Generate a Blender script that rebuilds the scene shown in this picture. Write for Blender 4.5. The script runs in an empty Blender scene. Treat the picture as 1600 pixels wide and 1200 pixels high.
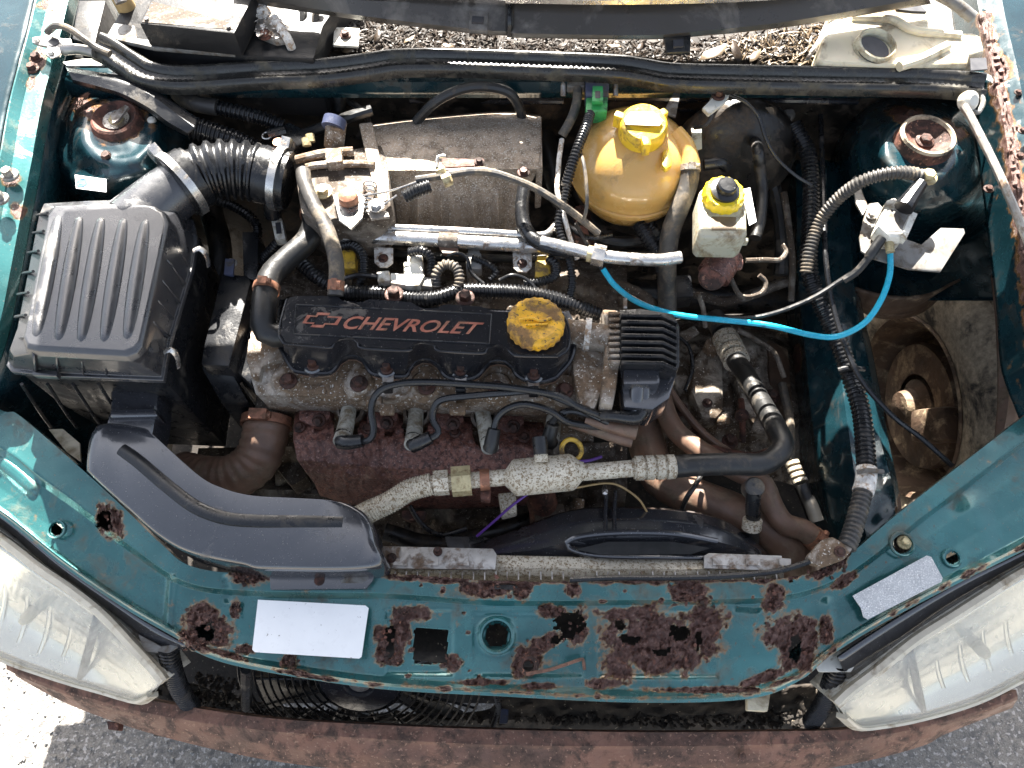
import bpy, bmesh, math, random
import numpy as np
from mathutils import Vector, Matrix, noise as mnoise
R = math.radians
random.seed(7)
S = bpy.context.scene
COL = S.collection
# ------------------------------------------------------------------ camera
TILT = R(27.0); FOVW = 1.331; DIST = 0.99
CAM = Vector((0.0, -DIST*math.sin(TILT), 0.72 + DIST*math.cos(TILT)))
cd = bpy.data.cameras.new('camera'); cam = bpy.data.objects.new('camera', cd); COL.objects.link(cam)
cam.location = CAM; cam.rotation_euler = (TILT, 0, 0)
cd.sensor_width = 36.0; cd.lens = 36.0/FOVW; cd.clip_start = 0.02; cd.clip_end = 500
S.camera = cam
# ------------------------------------------------------------------ sky + sun
SUN_EL = R(40.0); SUN_AZ = R(-6.5)      # sun stands behind the windscreen, a little to the battery side
world = bpy.data.worlds.new('World'); S.world = world; world.use_nodes = True
nt = world.node_tree; bg = nt.nodes['Background']
sky = nt.nodes.new('ShaderNodeTexSky'); sky.sky_type = 'NISHITA'; sky.sun_disc = False
sky.sun_elevation = SUN_EL; sky.sun_rotation = SUN_AZ; sky.dust_density = 3.5; sky.ozone_density = 0.6
hs = nt.nodes.new('ShaderNodeHueSaturation'); hs.inputs['Saturation'].default_value = 0.6     # thin haze: a paler sky
nt.links.new(sky.outputs['Color'], hs.inputs['Color']); nt.links.new(hs.outputs['Color'], bg.inputs['Color']); bg.inputs['Strength'].default_value = 0.055
sl = bpy.data.lights.new('sun', 'SUN'); sl.energy = 5.0; sl.angle = R(0.53); sl.color = (1.0, 0.95, 0.87)
sun = bpy.data.objects.new('sun', sl); COL.objects.link(sun)
SDIR = Vector((math.sin(SUN_AZ)*math.cos(SUN_EL), math.cos(SUN_AZ)*math.cos(SUN_EL), math.sin(SUN_EL)))
sun.location = SDIR*6; sun.rotation_euler = SDIR.to_track_quat('Z', 'Y').to_euler()
S.view_settings.view_transform = 'Standard'; S.view_settings.look = 'None'
S.view_settings.gamma = 1.0; S.view_settings.use_curve_mapping = False
S.view_settings.exposure = 2.95
S.render.engine = 'CYCLES'
S.cycles.max_bounces = 8; S.cycles.transparent_max_bounces = 8
# ------------------------------------------------------------------ pixel -> place
ct, st = math.cos(TILT), math.sin(TILT)
def ray(px, py):
    dx = (px-800)/1600*FOVW; dy = -(py-600)/1600*FOVW
    return Vector((dx, dy*ct + st, dy*st - ct))
def V(px, py, z):
    d = ray(px, py); t = (z-CAM.z)/d.z
    return CAM + d*t
def VY(px, py, y):                      # point on an upright plane across the car
    d = ray(px, py); t = (y-CAM.y)/d.y
    return CAM + d*t
def scl(p):                             # metres per photo pixel at a place
    f = Vector((0, st, -ct)); return (p-CAM).dot(f)*FOVW/1600
def V3(q): return q if isinstance(q, Vector) else V(*q)
# ------------------------------------------------------------------ materials
MATS = {}
def mat(name, base, rough=0.5, metal=0.0, var=0.25, vscale=14, dirt=None, damt=0.35, dscale=30, drough=0.85,
        bump=0.15, bscale=160, coat=0.0, rust=False, spec=0.5, trans=0.0, sss=0.0, speck=None, sscale=260, samt=0.25, rvar=0.15,
        edge=None, dist=0.002):
    m = bpy.data.materials.new(name); m.use_nodes = True; MATS[name] = m
    t = m.node_tree; N = t.nodes; L = t.links; b = N['Principled BSDF']
    tc = N.new('ShaderNodeTexCoord'); co = N.new('ShaderNodeNewGeometry').outputs['Position']
    def noise(sc, det=5, ro=0.6, d=0.0):
        n = N.new('ShaderNodeTexNoise'); n.inputs['Scale'].default_value = sc; n.inputs['Detail'].default_value = det
        n.inputs['Roughness'].default_value = ro; n.inputs['Distortion'].default_value = d; L.new(co, n.inputs['Vector']); return n
    def ramp(src, a, c, lo=(0,0,0,1), hi=(1,1,1,1)):
        r = N.new('ShaderNodeValToRGB'); r.color_ramp.elements[0].position = a; r.color_ramp.elements[1].position = c
        r.color_ramp.elements[0].color = lo; r.color_ramp.elements[1].color = hi; L.new(src, r.inputs[0]); return r
    def mix(f, a, c):
        x = N.new('ShaderNodeMix'); x.data_type = 'RGBA'
        if isinstance(f, float): x.inputs[0].default_value = f
        else: L.new(f, x.inputs[0])
        for i, q in ((6, a), (7, c)):
            if isinstance(q, tuple): x.inputs[i].default_value = q if len(q) == 4 else q+(1,)
            else: L.new(q, x.inputs[i])
        return x.outputs[2]
    def mixf(f, a, c):
        x = N.new('ShaderNodeMix'); x.data_type = 'FLOAT'; L.new(f, x.inputs[0])
        for i, q in ((2, a), (3, c)):
            if isinstance(q, float): x.inputs[i].default_value = q
            else: L.new(q, x.inputs[i])
        return x.outputs[0]
    n1 = noise(vscale, 4, 0.6, 0.3)
    lo = tuple(c*(1-var) for c in base); hi = tuple(min(1, c*(1+var)) for c in base)
    col = ramp(n1.outputs['Fac'], 0.32, 0.7, lo+(1,), hi+(1,)).outputs[0]
    nr = noise(vscale*3.1, 5, 0.65)
    rgh = ramp(nr.outputs['Fac'], 0.3, 0.75, (max(0.03, rough-rvar),)*3+(1,), (min(1, rough+rvar),)*3+(1,)).outputs[0]
    bumps = [(noise(bscale, 4, 0.6).outputs['Fac'], bump)]
    mtl = None
    if dirt:
        nd = noise(dscale, 7, 0.68, 0.4); w = 0.10
        mk = ramp(nd.outputs['Fac'], 0.66-damt*0.45-w*0.5, 0.66-damt*0.45+w*0.9).outputs[0]
        nd2 = noise(dscale*5, 4, 0.7)
        dcol = ramp(nd2.outputs['Fac'], 0.3, 0.75, tuple(c*0.55 for c in dirt)+(1,), tuple(min(1, c*1.5) for c in dirt)+(1,)).outputs[0]
        col = mix(mk, col, dcol); rgh = mixf(mk, rgh, float(drough))
        bumps.append((mk, 0.18))
        if metal > 0: mtl = mixf(mk, float(metal), 0.0)
    if speck:
        v = noise(sscale, 2, 0.5)
        mk = ramp(v.outputs['Fac'], 0.70-samt*0.4, 0.74-samt*0.4).outputs[0]
        col = mix(mk, col, speck); rgh = mixf(mk, rgh, 0.7)
    if rust:
        at = N.new('ShaderNodeAttribute'); at.attribute_name = 'rust'
        nz = noise(240, 6, 0.75)
        ad = N.new('ShaderNodeMath'); ad.operation = 'MULTIPLY_ADD'; L.new(nz.outputs['Fac'], ad.inputs[0]); ad.inputs[1].default_value = 0.7; ad.inputs[2].default_value = -0.35
        sm = N.new('ShaderNodeMath'); sm.operation = 'ADD'; L.new(at.outputs['Fac'], sm.inputs[0]); L.new(ad.outputs[0], sm.inputs[1])
        halo = ramp(sm.outputs[0], 0.16, 0.42).outputs[0]
        mk = ramp(sm.outputs[0], 0.40, 0.50).outputs[0]
        col = mix(halo, col, mix(0.7, col, (0.30, 0.135, 0.035)))
        nq = noise(130, 7, 0.8, 0.5)
        rc = N.new('ShaderNodeValToRGB'); L.new(nq.outputs['Fac'], rc.inputs[0]); e = rc.color_ramp.elements
        e[0].position = 0.33; e[0].color = (0.028, 0.014, 0.011, 1); e[1].position = 0.72; e[1].color = (0.40, 0.20, 0.10, 1)
        k = e.new(0.5); k.color = (0.095, 0.042, 0.030, 1); k = e.new(0.62); k.color = (0.19, 0.110, 0.090, 1)
        col = mix(mk, col, rc.outputs[0]); rgh = mixf(mk, rgh, 0.42)
        bm_ = N.new('ShaderNodeMath'); bm_.operation = 'MULTIPLY'; L.new(mk, bm_.inputs[0]); L.new(noise(330, 6, 0.8).outputs['Fac'], bm_.inputs[1])
        bumps.append((bm_.outputs[0], 0.9))
        if metal > 0: mtl = mixf(mk, float(metal), 0.0)
        coatm = mixf(mk, float(coat), 0.0); L.new(coatm, b.inputs['Coat Weight'])
    L.new(col, b.inputs['Base Color']); L.new(rgh, b.inputs['Roughness'])
    if mtl is None: b.inputs['Metallic'].default_value = metal
    else: L.new(mtl, b.inputs['Metallic'])
    if not rust: b.inputs['Coat Weight'].default_value = coat
    b.inputs['Coat Roughness'].default_value = 0.08
    b.inputs['Specular IOR Level'].default_value = spec
    if trans: b.inputs['Transmission Weight'].default_value = trans
    if sss:
        b.inputs['Subsurface Weight'].default_value = sss; b.inputs['Subsurface Radius'].default_value = (0.02, 0.012, 0.006)
    prev = None
    for src, stg in bumps:
        bp = N.new('ShaderNodeBump'); bp.inputs['Strength'].default_value = stg; bp.inputs['Distance'].default_value = dist
        L.new(src, bp.inputs['Height'])
        if prev: L.new(prev.outputs[0], bp.inputs['Normal'])
        prev = bp
    L.new(prev.outputs[0], b.inputs['Normal'])
    return m
MUD = (0.16, 0.115, 0.075)
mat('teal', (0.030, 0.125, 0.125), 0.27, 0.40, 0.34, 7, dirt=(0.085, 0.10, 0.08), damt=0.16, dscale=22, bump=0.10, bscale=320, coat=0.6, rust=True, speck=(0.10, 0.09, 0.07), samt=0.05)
mat('teal_shaded', (0.006, 0.026, 0.034), 0.26, 0.2, 0.4, 9, dirt=(0.03, 0.027, 0.022), damt=0.12, dscale=18, bump=0.06, coat=0.35, rust=True)  # same car paint as teal, with shade put into the colour
mat('black_gloss', (0.026, 0.027, 0.032), 0.20, 0, 0.2, 12, dirt=(0.06, 0.055, 0.05), damt=0.03, dscale=16, bump=0.03, bscale=220, spec=1.0, coat=0.6, rvar=0.07, speck=(0.12, 0.11, 0.10), sscale=420, samt=0.03)
mat('black_plastic', (0.011, 0.0115, 0.013), 0.32, 0, 0.3, 14, dirt=(0.045, 0.038, 0.03), damt=0.14, dscale=24, bump=0.12, bscale=420)
mat('airbox_plastic', (0.026, 0.0265, 0.030), 0.34, 0, 0.2, 10, spec=1.0, coat=0.25, dirt=(0.09, 0.082, 0.075), damt=0.10, dscale=14, bump=0.22, bscale=700, dist=0.001)
mat('rubber', (0.013, 0.013, 0.013), 0.42, 0, 0.3, 22, dirt=(0.07, 0.058, 0.045), damt=0.16, dscale=40, bump=0.15)
mat('rubber_clean', (0.010, 0.0103, 0.0115), 0.30, 0, 0.25, 22, dirt=(0.045, 0.038, 0.032), damt=0.08, dscale=40, bump=0.08)
mat('rubber_brown', (0.145, 0.084, 0.056), 0.5, 0, 0.35, 18, dirt=(0.15, 0.11, 0.075), damt=0.25, dscale=34, bump=0.12)
mat('rubber_grey', (0.050, 0.046, 0.042), 0.5, 0, 0.35, 22, dirt=(0.15, 0.12, 0.085), damt=0.3, dscale=40, bump=0.15)
mat('cast', (0.38, 0.34, 0.29), 0.5, 0.5, 0.35, 18, dirt=(0.14, 0.092, 0.055), damt=0.55, dscale=26, bump=0.4, bscale=300, speck=(0.5, 0.47, 0.42), samt=0.18, sscale=330)
mat('cast_dark', (0.17, 0.145, 0.118), 0.6, 0.25, 0.45, 16, dirt=(0.055, 0.038, 0.025), damt=0.5, dscale=22, bump=0.5, bscale=220, speck=(0.36, 0.32, 0.26), samt=0.12, sscale=330)
mat('cast_plenum', (0.36, 0.285, 0.215), 0.5, 0.3, 0.22, 12, dirt=(0.22, 0.165, 0.115), damt=0.35, dscale=60, bump=0.45, bscale=420, speck=(0.50, 0.46, 0.40), samt=0.3, sscale=520)
mat('corroded', (0.60, 0.54, 0.43), 0.55, 0.2, 0.18, 20, dirt=(0.22, 0.15, 0.08), damt=0.26, dscale=230, bump=0.5, bscale=420, speck=(0.22, 0.16, 0.09), samt=0.28, sscale=420)
mat('steel', (0.55, 0.53, 0.50), 0.30, 0.9, 0.25, 25, dirt=(0.16, 0.10, 0.06), damt=0.14, dscale=60, bump=0.12)
mat('steel_dull', (0.40, 0.38, 0.35), 0.42, 0.75, 0.3, 25, dirt=(0.15, 0.10, 0.065), damt=0.30, dscale=50, bump=0.2)
mat('copper_clamp', (0.33, 0.15, 0.09), 0.45, 0.5, 0.35, 60, dirt=(0.14, 0.07, 0.04), damt=0.3, dscale=80, bump=0.2)
mat('rust', (0.115, 0.042, 0.026), 0.7, 0.0, 0.5, 22, dirt=(0.035, 0.018, 0.013), damt=0.4, dscale=45, bump=0.55, bscale=260, speck=(0.22, 0.10, 0.06), samt=0.15, sscale=200)
mat('rust_shield', (0.185, 0.082, 0.060), 0.32, 0.15, 0.45, 14, dirt=(0.060, 0.024, 0.019), damt=0.36, dscale=170, drough=0.42, bump=0.7, bscale=300, speck=(0.28, 0.17, 0.14), samt=0.2, sscale=380)
mat('rust_beam', (0.165, 0.075, 0.046), 0.55, 0.0, 0.45, 9, dirt=(0.075, 0.044, 0.032), damt=0.34, dscale=38, bump=0.4, bscale=200, speck=(0.27, 0.15, 0.10), samt=0.16, sscale=240)
mat('bolt_rust', (0.090, 0.036, 0.024), 0.5, 0.3, 0.5, 90, dirt=(0.025, 0.014, 0.010), damt=0.4, dscale=90, bump=0.3)
mat('tank_amber', (0.57, 0.335, 0.10), 0.26, 0, 0.18, 7, dirt=(0.30, 0.18, 0.06), damt=0.14, dscale=14, bump=0.05, sss=0.35, coat=0.3)
mat('yellow_cap', (0.72, 0.47, 0.025), 0.38, 0, 0.15, 30, dirt=(0.20, 0.12, 0.04), damt=0.22, dscale=40, bump=0.12)
mat('oil_cap', (0.74, 0.39, 0.018), 0.45, 0, 0.2, 25, dirt=(0.20, 0.11, 0.04), damt=0.42, dscale=30, bump=0.3, speck=(0.10, 0.06, 0.03), samt=0.2, sscale=300)
mat('bright_yellow', (0.80, 0.56, 0.02), 0.35, 0, 0.1, 30, dirt=(0.25, 0.2, 0.05), damt=0.12, dscale=60, bump=0.08)
mat('milky', (0.46, 0.44, 0.34), 0.35, 0, 0.15, 18, dirt=(0.22, 0.17, 0.10), damt=0.28, dscale=30, bump=0.08, sss=0.3)
mat('cream', (0.62, 0.55, 0.40), 0.40, 0, 0.15, 9, dirt=(0.22, 0.16, 0.09), damt=0.25, dscale=14, bump=0.10, sss=0.25)
mat('white_plastic', (0.62, 0.60, 0.53), 0.45, 0, 0.15, 30, dirt=(0.25, 0.2, 0.13), damt=0.25, dscale=50, bump=0.1)
mat('grey_plastic', (0.16, 0.155, 0.145), 0.5, 0, 0.25, 30, dirt=(0.09, 0.07, 0.05), damt=0.3, dscale=40, bump=0.1)
mat('yellow_conn', (0.55, 0.34, 0.035), 0.45, 0, 0.25, 50, dirt=(0.14, 0.09, 0.04), damt=0.35, dscale=70, bump=0.15)
mat('green_conn', (0.035, 0.30, 0.085), 0.40, 0, 0.2, 50, dirt=(0.03, 0.10, 0.05), damt=0.25, dscale=60, bump=0.1)
mat('blue_grey', (0.055, 0.065, 0.115), 0.4, 0, 0.2, 50, dirt=(0.08, 0.07, 0.06), damt=0.2, dscale=60, bump=0.1)
mat('cyan_hose', (0.010, 0.36, 0.52), 0.30, 0, 0.15, 30, bump=0.03, dirt=(0.02, 0.10, 0.14), damt=0.06)
mat('cowl_plastic', (0.050, 0.044, 0.038), 0.34, 0, 0.12, 6, dirt=(0.17, 0.155, 0.14), damt=0.10, dscale=9, bump=0.04)
mat('seal_rubber', (0.020, 0.019, 0.017), 0.26, 0, 0.3, 18, dirt=(0.075, 0.065, 0.045), damt=0.20, dscale=30, bump=0.15)
mat('sticker_white', (0.84, 0.84, 0.83), 0.35, 0, 0.03, 30, bump=0.03, speck=(0.35, 0.33, 0.31), samt=0.0, sscale=200)
mat('sticker_silver', (0.47, 0.47, 0.46), 0.38, 0.55, 0.1, 60, bump=0.25, bscale=900, speck=(0.75, 0.74, 0.72), samt=0.35, sscale=700)
mat('sticker_print', (0.02, 0.10, 0.24), 0.5, 0, 0.1, 40, bump=0.02)
mat('ink_and_hole_dark', (0.03, 0.03, 0.035), 0.5, 0, 0.1, 40, bump=0.02)  # print, and also the painted dark inside holes, slots and openings
mat('badge_print', (0.33, 0.105, 0.07), 0.38, 0.2, 0.4, 50, dirt=(0.20, 0.085, 0.05), damt=0.35, dscale=50, bump=0.05)
mat('dirt_floor', (0.040, 0.029, 0.020), 0.75, 0, 0.5, 14, dirt=(0.018, 0.014, 0.011), damt=0.55, dscale=20, bump=0.6, bscale=120, speck=(0.22, 0.18, 0.13), samt=0.05, sscale=200)
mat('black_oily', (0.010, 0.009, 0.008), 0.36, 0, 0.4, 12, dirt=(0.065, 0.048, 0.034), damt=0.3, dscale=30, bump=0.3, bscale=160)
mat('leaf', (0.022, 0.014, 0.008), 0.5, 0, 0.55, 60, bump=0.3, rvar=0.3, spec=0.25)
mat('leaf_pale', (0.13, 0.09, 0.05), 0.5, 0, 0.4, 60, bump=0.3)
mat('tyre', (0.040, 0.036, 0.032), 0.7, 0, 0.3, 14, dirt=(0.44, 0.36, 0.26), damt=0.55, dscale=16, bump=0.3)
mat('hub_rust', (0.085, 0.050, 0.030), 0.7, 0, 0.5, 18, dirt=(0.30, 0.22, 0.14), damt=0.25, dscale=26, bump=0.5)
mat('tan_mud', (0.42, 0.34, 0.24), 0.75, 0, 0.3, 10, dirt=(0.03, 0.024, 0.02), damt=0.34, dscale=30, bump=0.25)
mat('asphalt', (0.11, 0.105, 0.10), 0.85, 0, 0.3, 3, dirt=(0.20, 0.185, 0.165), damt=0.5, dscale=70, bump=0.9, bscale=130, speck=(0.34, 0.32, 0.30), samt=0.3, sscale=120, dist=0.004)
mat('cast_gear', (0.36, 0.31, 0.25), 0.55, 0.3, 0.4, 14, dirt=(0.085, 0.058, 0.036), damt=0.48, dscale=24, bump=0.5, bscale=240, speck=(0.5, 0.45, 0.38), samt=0.12, sscale=330)
mat('cover_black', (0.013, 0.0135, 0.016), 0.20, 0, 0.2, 12, dirt=(0.05, 0.045, 0.04), damt=0.05, dscale=20, bump=0.03, rvar=0.08, speck=(0.10, 0.09, 0.08), sscale=420, samt=0.02)
mat('battery_black', (0.012, 0.012, 0.013), 0.5, 0, 0.3, 14, dirt=(0.05, 0.042, 0.034), damt=0.2, dscale=30, bump=0.2, spec=0.3)
mat('felt', (0.018, 0.018, 0.018), 0.95, 0, 0.3, 30, bump=0.4)
mat('pebble', (0.24, 0.23, 0.215), 0.7, 0, 0.5, 30, bump=0.3)
mat('lamp_reflector', (0.86, 0.86, 0.85), 0.22, 0.85, 0.06, 20, bump=0.02)
mat('lamp_rim', (0.55, 0.50, 0.40), 0.4, 0, 0.15, 30, dirt=(0.25, 0.19, 0.12), damt=0.12, dscale=40, bump=0.15)
mat('boot_grey', (0.36, 0.35, 0.30), 0.5, 0, 0.3, 30, dirt=(0.14, 0.11, 0.07), damt=0.35, dscale=50, bump=0.15)
mat('purple_wire', (0.10, 0.035, 0.22), 0.4, 0, 0.2, 40, bump=0.05)
mat('tan_wire', (0.36, 0.24, 0.10), 0.5, 0, 0.3, 40, bump=0.1)
mat('gold_nut', (0.50, 0.42, 0.24), 0.5, 0.4, 0.25, 40, dirt=(0.24, 0.17, 0.08), damt=0.3, dscale=90, bump=0.35)
mat('mineral', (0.66, 0.63, 0.58), 0.8, 0, 0.3, 90, dirt=(0.3, 0.2, 0.12), damt=0.3, dscale=140, bump=0.7)
# lamp lens: thin clear plastic, hazed
m = bpy.data.materials.new('lamp_lens'); m.use_nodes = True; MATS['lamp_lens'] = m
t = m.node_tree; b = t.nodes['Principled BSDF']; b.inputs['Base Color'].default_value = (0.80, 0.80, 0.77, 1); b.inputs['Roughness'].default_value = 0.08; b.inputs['Coat Weight'].default_value = 0.5
mx = t.nodes.new('ShaderNodeMixShader'); tr = t.nodes.new('ShaderNodeBsdfTransparent'); tr.inputs[0].default_value = (0.95, 0.95, 0.92, 1)
ns = t.nodes.new('ShaderNodeTexNoise'); ns.inputs['Scale'].default_value = 7; ns.inputs['Detail'].default_value = 6
rp = t.nodes.new('ShaderNodeMapRange'); rp.inputs[3].default_value = 0.12; rp.inputs[4].default_value = 0.30
t.links.new(ns.outputs['Fac'], rp.inputs[0]); t.links.new(rp.outputs[0], mx.inputs[0])
t.links.new(tr.outputs[0], mx.inputs[1]); t.links.new(b.outputs[0], mx.inputs[2]); t.links.new(mx.outputs[0], t.nodes['Material Output'].inputs['Surface'])
# windscreen glass
m = bpy.data.materials.new('glass'); m.use_nodes = True; MATS['glass'] = m
b = m.node_tree.nodes['Principled BSDF']; b.inputs['Base Color'].default_value = (0.75, 0.82, 0.8, 1); b.inputs['Roughness'].default_value = 0.03; b.inputs['Transmission Weight'].default_value = 0.95
# ------------------------------------------------------------------ mesh helpers
class MB:
    def __init__(s): s.v = []; s.f = []
    def add(s, vs, fs):
        o = len(s.v); s.v += [Vector(q) for q in vs]; s.f += [tuple(i+o for i in f) for f in fs]; return s
    def merge(s, other): return s.add(other.v, other.f)
def frames(pts):
    T = []
    n = len(pts)
    for i in range(n):
        a = pts[max(0, i-1)]; c = pts[min(n-1, i+1)]; d = c-a
        T.append(d.normalized() if d.length > 1e-9 else Vector((0, 0, 1)))
    up = Vector((0, 0, 1)) if abs(T[0].z) < 0.9 else Vector((0, 1, 0))
    N = (up - T[0]*up.dot(T[0])).normalized(); out = []
    for i in range(n):
        N = (N - T[i]*N.dot(T[i]))
        N = N.normalized() if N.length > 1e-6 else T[i].orthogonal().normalized()
        out.append((T[i], N, T[i].cross(N)))
    return out
def spline(pts, step):
    """Catmull-Rom through points (Vectors), resampled about every step metres."""
    if len(pts) == 2:
        n = max(1, int((pts[1]-pts[0]).length/step)); return [pts[0].lerp(pts[1], i/n) for i in range(n+1)]
    P = [pts[0]*2-pts[1]] + list(pts) + [pts[-1]*2-pts[-2]]; dense = []
    for i in range(1, len(P)-2):
        a, b_, c, d = P[i-1:i+3]
        for k in range(16):
            u = k/16; dense.append(0.5*((2*b_)+(c-a)*u+(2*a-5*b_+4*c-d)*u*u+(3*b_-a-3*c+d)*u**3))
    dense.append(P[-2]); L = [0]
    for i in range(1, len(dense)): L.append(L[-1]+(dense[i]-dense[i-1]).length)
    n = max(2, int(L[-1]/step)); out = []; j = 0
    for i in range(n+1):
        s = L[-1]*i/n
        while j < len(L)-2 and L[j+1] < s: j += 1
        w = (s-L[j])/max(1e-9, L[j+1]-L[j]); out.append(dense[j].lerp(dense[j+1], w))
    return out
def tube(pts, r, n=10, step=None, corr=None, cap=True, px=True, taper=None, flat=1.0):
    """Tube through (px,py,z) points or Vectors; r in photo pixels when px, else metres. corr=(pitch,depth) in metres: real ridges."""
    W = [V3(q) for q in pts]
    if px: r = r*scl(W[len(W)//2])
    if corr: step = corr[0]/4
    if step is None: step = max(0.004, r*0.7)
    C = spline(W, step); F = frames(C); mb = MB(); vs = []; fs = []
    for i, (c, (t, a, b_)) in enumerate(zip(C, F)):
        rr = r
        if corr: rr = r - (corr[1] if i % 4 in (2, 3) else 0)
        if taper: rr *= taper[0]+(taper[1]-taper[0])*i/(len(C)-1)
        for k in range(n):
            th = 2*math.pi*k/n; vs.append(c + a*(math.cos(th)*rr*flat) + b_*(math.sin(th)*rr))
    for i in range(len(C)-1):
        for k in range(n):
            fs.append((i*n+k, i*n+(k+1) % n, (i+1)*n+(k+1) % n, (i+1)*n+k))
    if cap: fs.append(tuple(range(n))[::-1]); fs.append(tuple(range((len(C)-1)*n, len(C)*n)))
    return mb.add(vs, fs)
def lathe(c, prof, axis=(0, 0, 1), n=24, lobes=0, amp=0.0, cap=True):
    """Revolve (radius, height) metres about axis through c. Optional lobes ripple the rim."""
    c = V3(c); ax = Vector(axis).normalized(); a = ax.orthogonal().normalized(); b_ = ax.cross(a); vs = []; fs = []
    for r, h in prof:
        for k in range(n):
            th = 2*math.pi*k/n; rr = r*(1+amp*math.cos(lobes*th)) if lobes else r
            vs.append(c+ax*h+a*(rr*math.cos(th))+b_*(rr*math.sin(th)))
    m_ = len(prof)
    for i in range(m_-1):
        for k in range(n): fs.append((i*n+k, i*n+(k+1) % n, (i+1)*n+(k+1) % n, (i+1)*n+k))
    if cap and prof[0][0] > 1e-6: fs.append(tuple(range(n))[::-1])
    if cap and prof[-1][0] > 1e-6: fs.append(tuple(range((m_-1)*n, m_*n)))
    return MB().add(vs, fs)
def box(c, size, rot=None):
    c = V3(c); M = rot if rot is not None else Matrix.Identity(3); vs = []
    for sx in (-1, 1):
        for sy in (-1, 1):
            for sz in (-1, 1): vs.append(c + M @ Vector((sx*size[0]/2, sy*size[1]/2, sz*size[2]/2)))
    return MB().add(vs, [(0,1,3,2),(4,6,7,5),(0,4,5,1),(2,3,7,6),(0,2,6,4),(1,5,7,3)])
def rz(deg): return Matrix.Rotation(R(deg), 3, 'Z')
def rot3(x=0, y=0, z=0): return Matrix.Rotation(R(z), 3, 'Z') @ Matrix.Rotation(R(y), 3, 'Y') @ Matrix.Rotation(R(x), 3, 'X')
def prism(pts, z, depth, flare=0.0, zb=None):
    """Outline in photo pixels at height z (a number, or one per point), going straight down by depth metres. flare widens the foot."""
    n = len(pts); zs = z if isinstance(z, (list, tuple)) else [z]*n
    top = [V(p[0], p[1], zz) for p, zz in zip(pts, zs)]
    c = sum(top, Vector())/n; bot = []
    for q in top:
        d = q-c; d.z = 0
        bq = q + (d.normalized()*flare if d.length > 1e-6 else Vector()); bq.z = q.z-depth if zb is None else zb; bot.append(bq)
    area = sum(top[i].x*top[(i+1) % n].y-top[(i+1) % n].x*top[i].y for i in range(n))
    if area < 0: top.reverse(); bot.reverse()
    fs = [tuple(range(n)), tuple(range(2*n-1, n-1, -1))]
    for i in range(n): j = (i+1) % n; fs.append((i, n+i, n+j, j))
    return MB().add(top+bot, fs)
def plate(pts, z, th=0.002): return prism(pts, z, th)
def resample(poly, n, smooth=False):
    A = np.array(poly, float)
    if smooth and len(A) > 2:
        W = spline([Vector(p) for p in A], max(1e-6, np.linalg.norm(np.diff(A, axis=0), axis=1).sum()/400)); A = np.array([tuple(w) for w in W])
    L = np.concatenate([[0], np.cumsum(np.linalg.norm(np.diff(A[:, :2], axis=0), axis=1))]); s = np.linspace(0, L[-1], n)
    return np.stack([np.interp(s, L, A[:, k]) for k in range(A.shape[1])], 1)
def loft(rows, nu=40, sub=4, smooth=True, disp=None, holes=None, rust=None, closed_ends=False):
    """Surface through rows of (px,py,z) polylines (rear to front). holes/rust are functions of pixel arrays; disp adds height."""
    A = [resample(r, nu, smooth) for r in rows]; G = []
    for i in range(len(A)-1):
        for k in range(sub): G.append(A[i]*(1-k/sub)+A[i+1]*(k/sub))
    G.append(A[-1]); G = np.array(G); nv = G.shape[0]
    X, Y, Z = G[..., 0], G[..., 1], G[..., 2].copy()
    ru = rust(X, Y) if rust is not None else None
    if disp is not None: Z += disp(X, Y, ru)
    vs = [V(X[j, i], Y[j, i], Z[j, i]) for j in range(nv) for i in range(nu)]
    keep = np.ones((nv-1, nu-1), bool)
    if holes is not None:
        h = holes(X, Y); keep = ~((h[:-1, :-1] & h[1:, 1:]) | (h[1:, :-1] & h[:-1, 1:]))
    fs = [((j+1)*nu+i, (j+1)*nu+i+1, j*nu+i+1, j*nu+i) for j in range(nv-1) for i in range(nu-1) if keep[j, i]]
    mb = MB().add(vs, fs); mb.rust = ru.ravel() if ru is not None else None
    return mb
def grid3(rows, nu=30, sub=4, smooth=True):
    """Surface through rows of world Vectors."""
    A = [np.array([tuple(q) for q in r], float) for r in rows]; B = []
    for a in A:
        if smooth and len(a) > 2: a = np.array([tuple(w) for w in spline([Vector(p) for p in a], np.linalg.norm(np.diff(a, axis=0), axis=1).sum()/200)])
        L = np.concatenate([[0], np.cumsum(np.linalg.norm(np.diff(a, axis=0), axis=1))]); s = np.linspace(0, L[-1], nu)
        B.append(np.stack([np.interp(s, L, a[:, k]) for k in range(3)], 1))
    G = []
    for i in range(len(B)-1):
        for k in range(sub): G.append(B[i]*(1-k/sub)+B[i+1]*(k/sub))
    G.append(B[-1]); nv = len(G)
    vs = [Vector(G[j][i]) for j in range(nv) for i in range(nu)]
    return MB().add(vs, [((j+1)*nu+i, (j+1)*nu+i+1, j*nu+i+1, j*nu+i) for j in range(nv-1) for i in range(nu-1)])
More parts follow.
